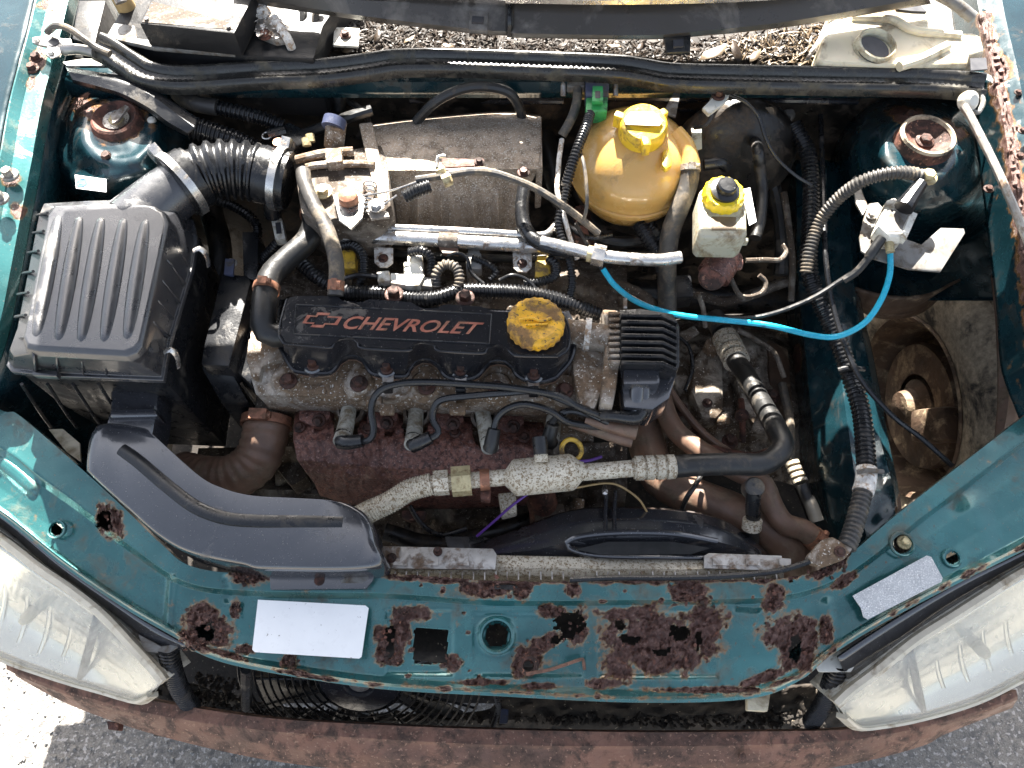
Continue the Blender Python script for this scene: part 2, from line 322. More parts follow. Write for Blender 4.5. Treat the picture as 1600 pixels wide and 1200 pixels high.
def sweep(path, prof, step=0.01, fixed_up=True, mod=None, px=False):
    """Sweep a closed cross-section (side, up) in metres along a path of (px,py,z)/Vectors."""
    C = spline([V3(q) for q in path], step); n = len(prof); vs = []; fs = []
    for i, c in enumerate(C):
        a = C[max(0, i-1)]; d = C[min(len(C)-1, i+1)]; t = (d-a).normalized(); side = t.cross(Vector((0, 0, 1))).normalized(); up = side.cross(t)
        for k, (s, u) in enumerate(prof):
            q = mod(i, k) if mod else 0.0
            vs.append(c+side*s+up*(u+q))
    for i in range(len(C)-1):
        for k in range(n): fs.append((i*n+k, (i+1)*n+k, (i+1)*n+(k+1) % n, i*n+(k+1) % n))
    fs.append(tuple(range(n))); fs.append(tuple(range((len(C)-1)*n, len(C)*n))[::-1])
    return MB().add(vs, fs)
# ------------------------------------------------------------------ objects
def tag(o, label=None, cat=None, group=None, kind=None):
    if label: o['label'] = label
    if cat: o['category'] = cat
    if group: o['group'] = group
    if kind: o['kind'] = kind
    return o
def thing(name, label, cat, at, group=None):
    o = bpy.data.objects.new(name, None); COL.objects.link(o); o.empty_display_size = 0.02
    o.location = V3(at); return tag(o, label, cat, group)
def wloc(o):
    p = Vector(o.location)
    while o.parent: o = o.parent; p += Vector(o.location)
    return p
def obj(name, mb, m, parent=None, bevel=0.0, seg=2, smooth=True, ang=35, solid=0.0, sub=0, rust=None):
    me = bpy.data.meshes.new(name); bm = bmesh.new(); ru = getattr(mb, 'rust', None)
    rl = bm.verts.layers.float.new('rust') if ru is not None else None
    vs = [bm.verts.new(v) for v in mb.v]
    for f in mb.f:
        try: bm.faces.new([vs[i] for i in f])
        except ValueError: pass
    if ru is not None:
        for v, q in zip(vs, ru): v[rl] = float(q)
    loose = [v for v in bm.verts if not v.link_faces]
    if loose: bmesh.ops.delete(bm, geom=loose, context='VERTS')
    if ru is None: bmesh.ops.recalc_face_normals(bm, faces=bm.faces)
    if bevel:
        es = [e for e in bm.edges if len(e.link_faces) == 2 and e.calc_face_angle(0) > R(24)]
        bmesh.ops.bevel(bm, geom=es, offset=bevel, segments=seg, profile=0.6, affect='EDGES', clamp_overlap=True)
    lo = Vector((min(v.co.x for v in bm.verts), min(v.co.y for v in bm.verts), min(v.co.z for v in bm.verts)))
    hi = Vector((max(v.co.x for v in bm.verts), max(v.co.y for v in bm.verts), max(v.co.z for v in bm.verts)))
    base = wloc(parent) if parent else Vector(((lo.x+hi.x)/2, (lo.y+hi.y)/2, lo.z))
    for v in bm.verts: v.co -= base
    bm.to_mesh(me); bm.free()
    if smooth:
        me.shade_smooth(); me.set_sharp_from_angle(angle=R(ang))
    me.materials.append(MATS[m])
    o = bpy.data.objects.new(name, me); COL.objects.link(o)
    if parent: o.parent = parent
    else: o.location = base
    if solid:
        md = o.modifiers.new('thickness', 'SOLIDIFY'); md.thickness = solid; md.offset = -1
    if sub:
        md = o.modifiers.new('smooth', 'SUBSURF'); md.levels = sub; md.render_levels = sub
    return o
def one(name, label, cat, mb, m, group=None, **k): return tag(obj(name, mb, m, **k), label, cat, group)
def hexhead(c, r, h, axis=(0, 0, 1), washer=1.5):
    ax = Vector(axis).normalized(); c = V3(c); mb = MB()
    if washer: mb.merge(lathe(c, [(r*washer, 0), (r*washer, h*0.25), (r*washer*0.9, h*0.32)], ax, 16))
    mb.merge(lathe(c, [(r, h*0.2), (r, h*0.85), (r*0.85, h)], ax, 6)); return mb
def bolt(px, py, z, rpx, parent, m='bolt_rust', name='bolt', axis=(0, 0, 1), h=None):
    c = V(px, py, z); r = rpx*scl(c)/1.5; return obj(name, hexhead(c, r, h or r*1.2, axis), m, parent)
def ringband(pts, i0, r, w, m, parent, name='hose_clamp', worm=True, ear=None, px=True):
    """Clamp band round a hose path at fraction i0."""
    W = [V3(q) for q in pts]; C = spline(W, 0.004); i = min(len(C)-2, max(1, int(i0*(len(C)-1)))); c = C[i]; t = (C[i+1]-C[i-1]).normalized()
    if px: r = r*scl(c)
    mb = lathe(c, [(r*1.0, -w/2), (r*1.10, -w/2), (r*1.10, w/2), (r*1.0, w/2)], t, 20, cap=False)
    if worm:
        e = Vector(ear) if ear else Vector((0, 0, 1)); e = (e-t*e.dot(t)).normalized(); s = t.cross(e)
        M = Matrix((s, t, e)).transposed()
        mb.merge(box(c+e*(r*1.18), (r*0.75, w*1.15, r*0.35), M)); mb.merge(lathe(c+e*(r*1.18)-s*r*0.36, [(w*0.36, -0.005), (w*0.36, 0)], s, 8))
    return obj(name, mb, m, parent)
def textmesh(s, quad, z, m, parent, name='lettering', th=0.0006, shear=0.0, bold=0.0, dz=None):
    """Flat lettering fitted into a quad given in photo pixels: TL, TR, BR, BL."""
    cu = bpy.data.curves.new('t', 'FONT'); cu.body = s; cu.shear = shear; cu.offset = bold; cu.resolution_u = 3
    o = bpy.data.objects.new('t', cu); COL.objects.link(o); dg = bpy.context.evaluated_depsgraph_get()
    me = bpy.data.meshes.new_from_object(o.evaluated_get(dg)); bpy.data.objects.remove(o)
    xs = [v.co.x for v in me.vertices]; ys = [v.co.y for v in me.vertices]; x0, x1, y0, y1 = min(xs), max(xs), min(ys), max(ys)
    TL, TR, BR, BL = [Vector(q) for q in quad]; vs = []
    for v in me.vertices:
        u = (v.co.x-x0)/(x1-x0); w = (v.co.y-y0)/(y1-y0)
        p = (BL*(1-u)+BR*u)*(1-w)+(TL*(1-u)+TR*u)*w; vs.append(V(p.x, p.y, z(p.x, p.y) if callable(z) else z))
    fs = [tuple(p.vertices) for p in me.polygons]; bpy.data.meshes.remove(me)
    return obj(name, MB().add(vs, fs), m, parent, smooth=False)
def inpoly(X, Y, poly):
    r = np.zeros(X.shape, bool); n = len(poly); j = n-1
    for i in range(n):
        xi, yi = poly[i]; xj, yj = poly[j]
        c = ((yi > Y) != (yj > Y)) & (X < (xj-xi)*(Y-yi)/((yj-yi) or 1e-9)+xi); r ^= c; j = i
    return r
def pnoise(X, Y, f, seed=0.0, oct=3):
    out = np.zeros(X.shape); xf, yf = X.ravel()*f, Y.ravel()*f
    o = np.array([mnoise.fractal(Vector((a, c, seed)), 1.0, 2.0, oct) for a, c in zip(xf, yf)]); return o.reshape(X.shape)
def proj(p):
    d = p-CAM; f = Vector((0, st, -ct)); u = Vector((0, ct, st)); w = d.dot(f)
    return (800+d.x/w*1600/FOVW, 600-d.dot(u)/w*1600/FOVW, p.z)
def drop(row, dz, dy=0.0):
    out = []
    for q in row:
        p = V(*q); p.z -= dz; p.y += dy; out.append(proj(p))
    return out
def ell(X, Y, e):
    c, s = (math.cos(R(e[4])), math.sin(R(e[4]))) if len(e) > 4 else (1, 0)
    dx, dy = X-e[0], Y-e[1]; return np.sqrt(((dx*c+dy*s)/e[2])**2+((-dx*s+dy*c)/e[3])**2)
def field(X, Y, blobs, nz):
    out = np.zeros(X.shape)
    for e in blobs: out = np.maximum(out, np.clip(1.5-ell(X, Y, e)+nz*0.55, 0, 1)*0.85)
    return out
def bandf(X, Y, line, w):
    """Closeness (0..1) of pixels to a polyline."""
    d = np.full(X.shape, 1e9)
    for (x0, y0), (x1, y1) in zip(line[:-1], line[1:]):
        L2 = (x1-x0)**2+(y1-y0)**2; u = np.clip(((X-x0)*(x1-x0)+(Y-y0)*(y1-y0))/L2, 0, 1)
        d = np.minimum(d, np.hypot(X-x0-u*(x1-x0), Y-y0-u*(y1-y0)))
    return np.clip(1-d/w, 0, 1)
def sstep(x, a, c): t = np.clip((x-a)/(c-a), 0, 1); return t*t*(3-2*t)
# ================================================================= ground
def ground():
    n = 60; vs = []; fs = []
    xs = [-60, -20, -6, -3] + list(np.linspace(-2, 2, 30)) + [3, 6, 20, 60]; ys = [-60, -20, -6, -3] + list(np.linspace(-2, 2, 30)) + [3, 6, 20, 60]
    for y in ys:
        for x in xs: vs.append((x, y, 0.004*mnoise.noise(Vector((x*3, y*3, 0)))))
    m_ = len(xs)
    for j in range(len(ys)-1):
        for i in range(m_-1): fs.append((j*m_+i, j*m_+i+1, (j+1)*m_+i+1, (j+1)*m_+i))
    o = obj('ground', MB().add(vs, fs), 'asphalt'); tag(o, 'coarse grey asphalt under the front of the car', 'ground', kind='structure')
ground()
def pebbles():
    mb = MB(); rnd = random.Random(3)
    for i in range(2600):
        x = rnd.uniform(-1.25, 1.25); y = rnd.uniform(-0.75, -0.22); r = rnd.uniform(0.0015, 0.0045)
        c = Vector((x, y, r*0.3)); M = rot3(rnd.uniform(0, 360), rnd.uniform(0, 360), rnd.uniform(0, 360))
        vs = [c+M@Vector(q)*r for q in ((1, 0, 0), (-1, 0.1, 0), (0, 1, 0.1), (0.1, -0.9, 0), (0, 0, 0.8), (0, 0.1, -0.8))]
        mb.add(vs, [(0,2,4),(2,1,4),(1,3,4),(3,0,4),(2,0,5),(1,2,5),(3,1,5),(0,3,5)])
    o = obj('loose_grit', mb, 'pebble', smooth=False); tag(o, 'loose pale grit lying on the asphalt before the bumper', 'gravel', kind='stuff')
pebbles()
# ================================================================= bonnet (raised, just above the picture; it shades the bay)
def bonnet():
    H = Vector((0, 0.46, 1.135)); A = R(80); u = Vector((0, -math.cos(A), math.sin(A))); nrm = Vector((0, math.sin(A), math.cos(A)))
    t = thing('bonnet', 'raised green bonnet standing open above the engine bay', 'bonnet', H)
    rows = []
    for s in np.linspace(0, 0.98, 14):
        hw = 0.572 - 0.05*(s/0.98)**2; row = []
        for x in np.linspace(-hw, hw, 15): row.append(H+u*float(s)+Vector((float(x)*1.12+0.07, 0, 0))+nrm*(0.035*(1-(x/hw)**2)))
        rows.append(row)
    obj('outer_skin', grid3(rows, 30, 2), 'teal', t, solid=0.004)
    lr = [[H+u*float(q)+Vector((float(x), 0, 0))-nrm*(.012+.010*abs(math.sin(x*9))) for x in np.linspace(-.50, .62, 15)] for q in np.linspace(.03, .93, 12)]
    obj('sound_liner', grid3(lr, 40, 2), 'felt', t, solid=.004)
    for x in (-0.36, -0.12, 0.12, 0.36):
        obj('stiffener', tube([H+u*0.08+Vector((x, 0, 0))+nrm*0.012, H+u*0.9+Vector((x*0.8, 0, 0))+nrm*0.012], 0.018, 8, px=False), 'teal', t)
    for s in (0.06, 0.92): obj('stiffener', tube([H+u*s+Vector((-0.48, 0, 0)), H+u*s+Vector((0.48, 0, 0))], 0.018, 8, px=False), 'teal', t)
bonnet()
# ================================================================= front crossmember
XR = [(-130,575,.745),(0,640,.735),(30,649,.732),(130,735,.722),(190,790,.714),(250,848,.708),(300,885,.705),(400,897,.705),(600,897,.705),(780,908,.705),(1000,908,.705),(1200,905,.705),(1275,893,.706),(1320,872,.708),(1400,805,.716),(1500,727,.728),(1600,650,.738),(1740,545,.745)]
XC = [(-130,640,.742),(0,705,.731),(60,750,.726),(130,800,.716),(200,855,.708),(290,912,.700),(400,926,.700),(600,930,.700),(780,941,.700),(1000,940,.700),(1200,936,.700),(1290,915,.702),(1350,882,.706),(1440,812,.717),(1520,752,.728),(1600,692,.737),(1740,590,.745)]
XF = [(-130,715,0.727),(0,797,0.714),(101,877,0.700),(200,944,0.688),(280,990,0.684),(300,1006,0.684),(380,1033,0.684),(580,1065,0.684),(780,1078,0.684),(1000,1088,0.684),(1170,1082,0.684),(1250,1053,0.686),(1300,1013,0.690),(1390,958,0.700),(1500,900,0.712),(1600,850,0.722),(1740,775,0.732)]
def lerprow(a, c, f, n=60): A = resample(a, n, True); B = resample(c, n, True); return [tuple(q) for q in A*(1-f)+B*f]
def down(row, px, dz): return [(x, y+px, z-dz) for x, y, z in row]
HOLES = [(88,827,10.5,10,0),(322,986,15,18,20),(162,812,14,14,0),(608,990,12,12,0),(609,1015,8,14,0),(790,917,20,6,0),(890,973,22,24,0),(868,1000,10,9,0),(824,1040,13,12,0),(985,1000,17,9,0),(1062,990,18,13,15),(1035,1018,16,7,0),(968,975,9,8,0),(1092,1000,7,16,0),(1242,1012,11,20,0),(1410,850,15,15,0),(1488,872,11,10,0)]
CLEAN = {0, 5, 15, 16}
BLOBS = [(172,815,22,24,-30),(390,900,30,12,0),(318,965,30,20,0),(338,985,24,26,0),(305,998,24,14,0),(368,955,10,14,0),(385,1015,14,9,0),(452,1033,14,12,0),(625,985,14,38,10),(645,958,30,14,0),(598,1010,10,26,0),(594,992,14,14,0),(615,1030,12,9,0),(706,1036,15,16,30),(770,918,36,15,0),(735,918,18,11,0),(815,922,15,14,0),(690,905,40,6,0),(640,903,30,5,0),(896,922,13,11,0),(1074,925,27,20,0),(980,905,90,5,0),(1130,903,60,6,0),(1210,935,18,20,0),(860,955,22,10,0),(850,1005,34,12,-28),(905,985,14,26,10),(820,1035,20,22,0),(985,960,46,10,0),(1030,1000,80,42,8),(965,1040,28,22,0),(1100,980,28,44,0),(1040,1035,60,14,-8),(1235,990,40,28,0),(1250,1025,34,22,0),(1290,985,10,20,0),(750,1066,40,5,0),(850,1072,30,5,0),(950,1068,30,7,0),(300,1008,14,8,0),(1320,905,26,8,-30),(1290,890,34,10,-20),(1100,1078,90,5,0),(1190,1060,40,7,-20),(480,1055,60,4,10),(350,1022,50,5,16)]
BLOBS += [(random.Random(k).uniform(560, 1290), random.Random(k+90).uniform(900, 1062), random.Random(k+200).uniform(2, 6), random.Random(k+300).uniform(2, 5), 0) for k in range(34)]
RECT = [(646,985),(652,980),(696,981),(701,986),(700,1034),(694,1039),(650,1038),(645,1032)]
def xholes(X, Y):
    nz = pnoise(X, Y, 0.09, 3.3); h = np.zeros(X.shape, bool)
    for i, e in enumerate(HOLES): h |= (ell(X, Y, e) + (0 if i in CLEAN else nz*0.45)) < 1
    h |= ell(X, Y, (776, 993, 19, 19)) < 1
    return h | inpoly(X, Y, RECT)
def xrust(X, Y):
    nz = pnoise(X, Y, 0.045, 1.7, 5); nz2 = pnoise(X, Y, 0.16, 5.1, 3); r = field(X, Y, BLOBS, nz*0.9+nz2*0.5)
    rear = [(q[0], q[1]) for q in XR if q[0] > 560]; front = [(q[0], q[1]+3) for q in XF if q[0] > 240]
    r = np.maximum(r, np.clip(bandf(X, Y, rear, 11)*0.75*(X < 1330)+nz*0.45-0.12, 0, 0.8)); r = np.maximum(r, np.clip(bandf(X, Y, front, 9)*0.55+nz*0.5-0.15, 0, 0.7))
    return r
def xdisp(X, Y, ru):
    z = np.zeros(X.shape); m_ = sstep(ru, 0.35, 0.6)
    z += m_*(pnoise(X, Y, 0.10, 9.0, 4)*0.0062+pnoise(X, Y, 0.30, 2.0, 2)*0.0034-0.0012)
    d = ell(X, Y, (776, 993, 31, 30)); z += 0.0045*np.exp(-((d-0.86)/0.13)**2)-0.003*(d < 0.74)          # pressed ring
    for (x0, x1, y0, y1, h) in ((598, 712, 950, 1058, -0.004), (735, 915, 955, 1060, -0.0025), (930, 1128, 952, 1062, -0.004)):
        q = np.minimum(np.minimum(X-x0, x1-X), np.minimum(Y-y0, y1-Y)); z += h*sstep(q, 0, 9)
    z += 0.005*bandf(X, Y, [(268, 905), (262, 975)], 9)-0.004*bandf(X, Y, [(352, 905), (356, 935)], 9)
    z += 0.006*sstep(bandf(X, Y, [(5, 722), (48, 760)], 22), 0.1, 0.9)-0.004*bandf(X, Y, [(1150, 945), (1180, 948)], 12)
    z += 0.004*bandf(X, Y, [(1293, 945), (1300, 1000)], 14)+0.006*sstep(bandf(X, Y, [(1520, 800), (1535, 860)], 40), 0, 1)
    return z + pnoise(X, Y, 0.012, 4.0)*0.0012
def crossmember():
    t = thing('front_crossmember', 'green painted front crossmember with rust holes and flaking patches', 'crossmember', (780, 1000, .60))
    rows = [drop(XR, 0.022, 0.001), XR, lerprow(XR, XC, 0.12), lerprow(XR, XC, 0.9), down(XC, 6, 0.009), lerprow(XC, XF, 0.3), lerprow(XC, XF, 0.62), lerprow(XC, XF, 0.93), XF, down(XF, 5, 0.006), down(XF, 10, 0.008)]
    for i in (5, 6, 7): rows[i] = [(x, y, z-0.009*(1-abs((i-6))*0.15)) for x, y, z in rows[i]]
    mb = loft(rows, 800, 14, True, xdisp, xholes, xrust); obj('panel', mb, 'teal', t, solid=0.0016, ang=60)
    fr = down(XF, 9, 0.009); mb = loft([fr, drop(fr, 0.03, 0.012), drop(fr, 0.05, 0.03)], 120, 3); obj('front_lip', mb, 'teal_shaded', t, solid=0.0015)
    obj('hole_light_block', loft([drop(XR, .075, -.006), drop(XC, .085, 0), drop(XF, .075, .035)], 90, 4, True, lambda X, Y, r: pnoise(X, Y, .05, 3, 3)*.004), 'dirt_floor', t, solid=.002)  # added dark sheet: keeps the holes shaded instead of showing sunlit ground
    obj('hole_rim', lathe((776, 993, .694), [(.0165, -.010), (.0165, .001), (.0185, .0025), (.0205, .001), (.0205, -.004)], n=32, cap=False), 'teal', t)
    obj('spring_ring', lathe((826, 1040, .690), [(.006, -.006), (.0105, -.004), (.0115, 0), (.0095, .003), (.0065, .002), (.0055, -.004)], n=20, cap=False), 'rust', t)
    obj('latch_rod', tube([(822,1053,.699),(860,1046,.700),(905,1031,.700),(911,1031,.698),(913,1046,.692)], 2.6, 8), 'rust_beam', t)
    o = obj('sticker', plate([(403,937),(571,946),(576,950),(565,1026),(561,1029),(398,1019),(394,1015)], .6995, .0006), 'sticker_white', t); o['label'] = 'blank white paper sticker'
    o = obj('sticker', plate([(1332,931),(1448,868),(1455,870),(1473,903),(1471,909),(1356,968),(1349,964),(1345,950)], [.7035,.716,.716,.711,.711,.7005,.7005,.702], .0006), 'sticker_silver', t); o['label'] = 'sparkling silver foil sticker'
    # latch-side stub inside the clean hole
    for (x, y, z, r) in ((88, 827, .711, .0088), (1410, 850, .713, .0125), (1488, 872, .708, .0088)): obj('hole_edge', lathe((x, y, z), [(r, -.003), (r, .0006), (r+.0016, .0012), (r+.0024, .0002), (r+.0024, -.003)], (0, -.12, 1), 32, cap=False), 'teal', t)
    obj('lamp_bolt', hexhead((1412, 848, .704), .0055, .008), 'gold_nut', t)
    flakes = MB(); rnd = random.Random(11)
    for k in range(420):
        e = BLOBS[rnd.randrange(len(BLOBS)-34)]; a = rnd.uniform(0, 6.28); q = rnd.uniform(0.2, 1.15); x = e[0]+e[2]*q*math.cos(a); y = e[1]+e[3]*q*math.sin(a)
        if e[2] < 9 or e[3] < 8: continue
        zz = float(np.interp(y, [890, 935, 945, 1070], [.706, .702, .692, .684])); c = V(x, y, zz+rnd.uniform(0, .0025)); r = rnd.uniform(.0012, .0036)
        M = rot3(rnd.uniform(-50, 50), rnd.uniform(-50, 50), rnd.uniform(0, 360)); vs = [c+M@Vector((r*math.cos(w)*rnd.uniform(.6, 1.2), r*math.sin(w)*rnd.uniform(.6, 1.2), rnd.uniform(-.2, .2)*r)) for w in (0, 1.2, 2.5, 3.7, 5)]
        vs += [v-Vector((0, 0, .0006)) for v in vs]; flakes.add(vs, [(0,1,2,3,4),(9,8,7,6,5)]+[(i, i+5, (i+1) % 5+5, (i+1) % 5) for i in range(5)])
    tag(obj('rust_flakes', flakes, 'rust', t, smooth=False), kind='stuff')
crossmember()
# ================================================================= bumper beam
def beam():
    t = thing('bumper_beam', 'bare rusted steel bumper beam below the headlights', 'bumper', (780, 1160, .40))
    A = [(8,1031,.50),(60,1052,.50),(130,1073,.50),(250,1097,.50),(420,1122,.50),(600,1133,.50),(780,1140,.50),(1000,1144,.50),(1180,1143,.50),(1330,1139,.50),(1450,1120,.50),(1540,1095,.50),(1588,1078,.50)]
    B = [(10,1041,.498),(60,1064,.498),(130,1088,.498),(250,1118,.498),(420,1142,.498),(600,1155,.498),(780,1164,.498),(1000,1166,.498),(1180,1164,.498),(1330,1156,.498),(1450,1134,.498),(1540,1107,.498),(1590,1088,.498)]
    C = [(22,1048,.482),(70,1074,.482),(130,1100,.482),(250,1134,.482),(420,1166,.482),(600,1184,.482),(780,1194,.482),(1000,1196,.482),(1180,1192,.482),(1330,1178,.482),(1440,1154,.482),(1500,1132,.482),(1586,1098,.482)]
    D = [(24,1056,.46),(70,1082,.46),(130,1110,.46),(250,1150,.46),(420,1188,.46),(600,1208,.46),(780,1220,.46),(1000,1222,.46),(1180,1214,.46),(1330,1194,.46),(1440,1166,.46),(1480,1146,.46),(1582,1106,.46)]
    f = lambda X, Y, r: pnoise(X, Y, 0.02, 6)*0.0016+pnoise(X, Y, 0.1, 2)*0.0007
    obj('face', loft([drop(A, .03, .004), A, B, [(x, y+5, z-.004) for x, y, z in B], C, D, drop(D, .05, .012)], 200, 6, True, f), 'rust_beam', t, solid=.002)
    for (x, y) in ((172, 1132), (1585, 1088)): pass
    obj('bracket', prism([(166,1126),(186,1130),(184,1142),(168,1140)], .452, .016), 'rust', t, bevel=.002)
    for (x, y) in ((484, 1152), (720, 1148), (1160, 1182), (1430, 1136)): obj('spot_weld', lathe((x, y, .497), [(.005, -.003), (.005, .0012), (.003, .002)], n=12), 'rust_beam', t)
beam()
# ================================================================= headlights
def headlight(name, label, rim, front, inner, flip):
    t = thing(name, label, 'headlight', (inner[0], inner[1], .50), 'headlights either side of the crossmember')
    # rim: upper edge row (toward the bonnet), front: lower edge row, both (px,py,z)
    A = resample(rim, 70, True); B = resample(front, 70, True); rows = []
    A3 = resample(rim, 420, True); B3 = resample(front, 420, True); n = 40; u = np.arange(420)
    for k in range(n+1):
        f = k/n; r = A3*(1-f)+B3*f; bul = 4*f*(1-f)*0.022; amp = 0.0016 if 0.10 < f < 0.50 else (0.0004 if 0.5 <= f < 0.92 else 0.0)
        r[:, 2] += bul+amp*np.abs(np.sin(u*0.30+f*4)); rows.append([tuple(q) for q in r])
    obj('lens', loft(rows, 420, 1, False), 'lamp_lens', t, solid=.002, ang=70)
    refl = []
    for k in range(9):
        f = 0.06+0.88*k/8; r = (A*(1-f)+B*f).copy(); r[:, 2] -= 0.012+0.03*math.sin(math.pi*k/8)*np.clip(np.sin(np.linspace(0.1, 3.05, 70)), 0.25, 1)
        refl.append([tuple(q) for q in r])
    obj('reflector', loft(refl, 70, 4), 'lamp_reflector', t, solid=.002)
    M = resample([tuple((np.array(A[i])+np.array(B[i]))/2) for i in range(70)], 70); c = V(M[34][0], M[34][1], M[34][2]-.022)
    obj('bulb', lathe(c, [(.008, -.02), (.008, .004), (.005, .012), (0, .014)], (0, -.7, .7), 16), 'lamp_rim', t)
    obj('divider', grid3([[V(*(A[i]*(1-f)+B[i]*f))-Vector((0, 0, .004+.02*(k_))) for f in (.08, .3, .5, .7, .92)] for i, k_ in ((48, 0), (48, 1))], 20, 3), 'grey_plastic', t, solid=.002)
    for i in range(10, 64, 6): obj('reflector_step', grid3([[V(*(A[i+w]*(1-f)+B[i+w]*f))-Vector((0, 0, .016+.02*math.sin(math.pi*f))) for f in (.1, .3, .5, .7, .9)] for w in (0, 1)], 14, 2), 'lamp_reflector', t, solid=.001)
    up = [(x, y, z+.003) for x, y, z in rim]; obj('rim', sweep(up, [(-.006, -.014), (-.006, .003), (-.002, .006), (.004, .004), (.006, -.004), (.005, -.014)], .01), 'lamp_rim', t)
    obj('lower_rim', sweep([(x, y, z-.001) for x, y, z in front], [(-.003, -.012), (-.003, .001), (0, .003), (.003, .001), (.003, -.012)], .01), 'lamp_rim', t)
    hA = drop(rim, .012, .004); hB = drop(rim, .07, .03); obj('housing', loft([hA, hB, drop(front, .06, .05), drop(front, .012, .004)], 60, 3), 'white_plastic', t, solid=.002)
    return t
headlight('headlight', 'sunlit headlight with cloudy white lens beneath the snorkel side of the crossmember',
    [(-150,738,.685),(0,842,.672),(60,888,.664),(110,922,.657),(160,962,.648),(205,1010,.640),(240,1048,.632),(254,1066,.628)],
    [(-150,965,.56),(0,1030,.54),(60,1052,.53),(110,1068,.525),(160,1082,.523),(190,1091,.526),(214,1096,.535),(232,1086,.56)], (120, 1000), 1)
headlight('headlight', 'hazy fluted headlight beneath the foil sticker on the crossmember',
    [(1740,822,.70),(1600,893,.682),(1540,930,.672),(1490,962,.664),(1430,1000,.654),(1370,1048,.644),(1330,1078,.636),(1306,1100,.630)],
    [(1740,990,.56),(1600,1062,.545),(1540,1092,.535),(1490,1110,.53),(1430,1126,.526),(1380,1135,.526),(1345,1137,.532),(1322,1120,.57)], (1450, 1050), -1)
def lampgap(rows, label):
    one('lamp_panel_trim', label, 'trim', loft(rows, 50, 4), 'black_gloss', solid=.003)
lampgap([[(-130,727,.69),(0,806,.682),(100,888,.672),(200,957,.658),(290,1010,.645)], [(-130,738,.675),(0,830,.655),(70,885,.648),(160,950,.632),(230,1010,.62),(280,1018,.62)]], 'black trim strip between green crossmember and sunlit headlight')
lampgap([[(1740,790,.70),(1600,864,.692),(1500,912,.684),(1395,972,.67),(1310,1028,.66)], [(1740,815,.685),(1600,886,.665),(1490,950,.648),(1400,1012,.632),(1325,1062,.62)]], 'black trim strip between foil stickered crossmember and hazy headlight')
# corrugated lamp conduits dropping behind the beam
for pts, lab in (([(262,1010,.63),(268,1040,.60),(280,1075,.54),(300,1105,.48)], 'black corrugated conduit dropping beside the sunlit headlight'), ([(1312,1035,.63),(1300,1065,.60),(1288,1098,.54),(1268,1128,.47)], 'black corrugated conduit dropping beside the hazy headlight')):
    one('corrugated_conduit', lab, 'conduit', tube(pts, 15, 14, corr=(.0055, .0022)), 'rubber_clean', 'corrugated conduits')
one('tan_bracket', 'small tan plastic bracket under the crossmember lip', 'bracket', prism([(1168,1082),(1205,1080),(1200,1112),(1168,1110)], .60, .012), 'cream', bevel=.002)
for pts, lab, m_ in (([(215,990),(252,1010),(290,1002),(262,1022),(225,1018)], 'grey plastic lamp bracket over conduit by the sunlit headlight', 'grey_plastic'), ([(1270,1030),(1345,1005),(1352,1018),(1330,1050),(1280,1050)], 'grey plastic lamp bracket over conduit by the hazy headlight', 'white_plastic')):
    one('lamp_bracket', lab, 'bracket', prism(pts, .635, .004), m_, bevel=.0015)
# lower front: valance, electric fan and its guard
one('lower_valance', 'dirt caked lower valance behind the bumper beam', 'valance', loft([[(240,1050,.40),(370,1090,.38),(500,1112,.37),(740,1112,.37),(820,1085,.40),(1100,1090,.41),(1330,1060,.41)], [(240,1100,.38),(500,1124,.365),(800,1125,.38),(1100,1125,.38),(1330,1110,.38)], [(240,1150,.34),(500,1170,.34),(800,1180,.34),(1100,1170,.34),(1330,1150,.34)]], 160, 10, True, lambda X, Y, r: pnoise(X, Y, .05, 3, 4)*.008), 'dirt_floor', solid=.004)
def lumps(name, label, cat, region, zf, n, m_, rmin, rmax, seed, kind='stuff', parent=None, lg=1.0):
    mb = MB(); rnd = random.Random(seed); k = 0; P_ = np.array(region); x0, y0 = P_.min(0); x1, y1 = P_.max(0)
    while k < n:
        x = rnd.uniform(x0, x1); y = rnd.uniform(y0, y1)
        if not inpoly(np.array([x]), np.array([y]), region)[0]: continue
        k += 1; c = V(x, y, zf(x, y)); r = rnd.uniform(rmin, rmax); M = rot3(rnd.uniform(-40, 40), rnd.uniform(-40, 40), rnd.uniform(0, 360))
        q = [(1.3*lg, 0, 0), (.3, .9/lg, .1), (-.8*lg, .5/lg, 0), (-.7*lg, -.6/lg, .1), (.4, -.8/lg, 0)]; vs = [c+M@Vector((a*r*rnd.uniform(.6, 1.3), b_*r*rnd.uniform(.6, 1.3), w*r)) for a, b_, w in q]+[c+M@Vector((0, 0, r*rnd.uniform(.15, .6)))]
        mb.add(vs, [(0,1,5),(1,2,5),(2,3,5),(3,4,5),(4,0,5),(4,3,2,1,0)])
    return tag(obj(name, mb, m_, parent, smooth=False), label, cat, kind=kind)
lumps('dried_mud', 'crumbs of dried mud lying along the lower valance', 'mud', [(300,1050),(370,1060),(380,1105),(800,1120),(1290,1105),(1290,1140),(320,1120)], lambda x, y: .385 if y > 1095 else .425, 700, 'dirt_floor', .002, .006, 5)
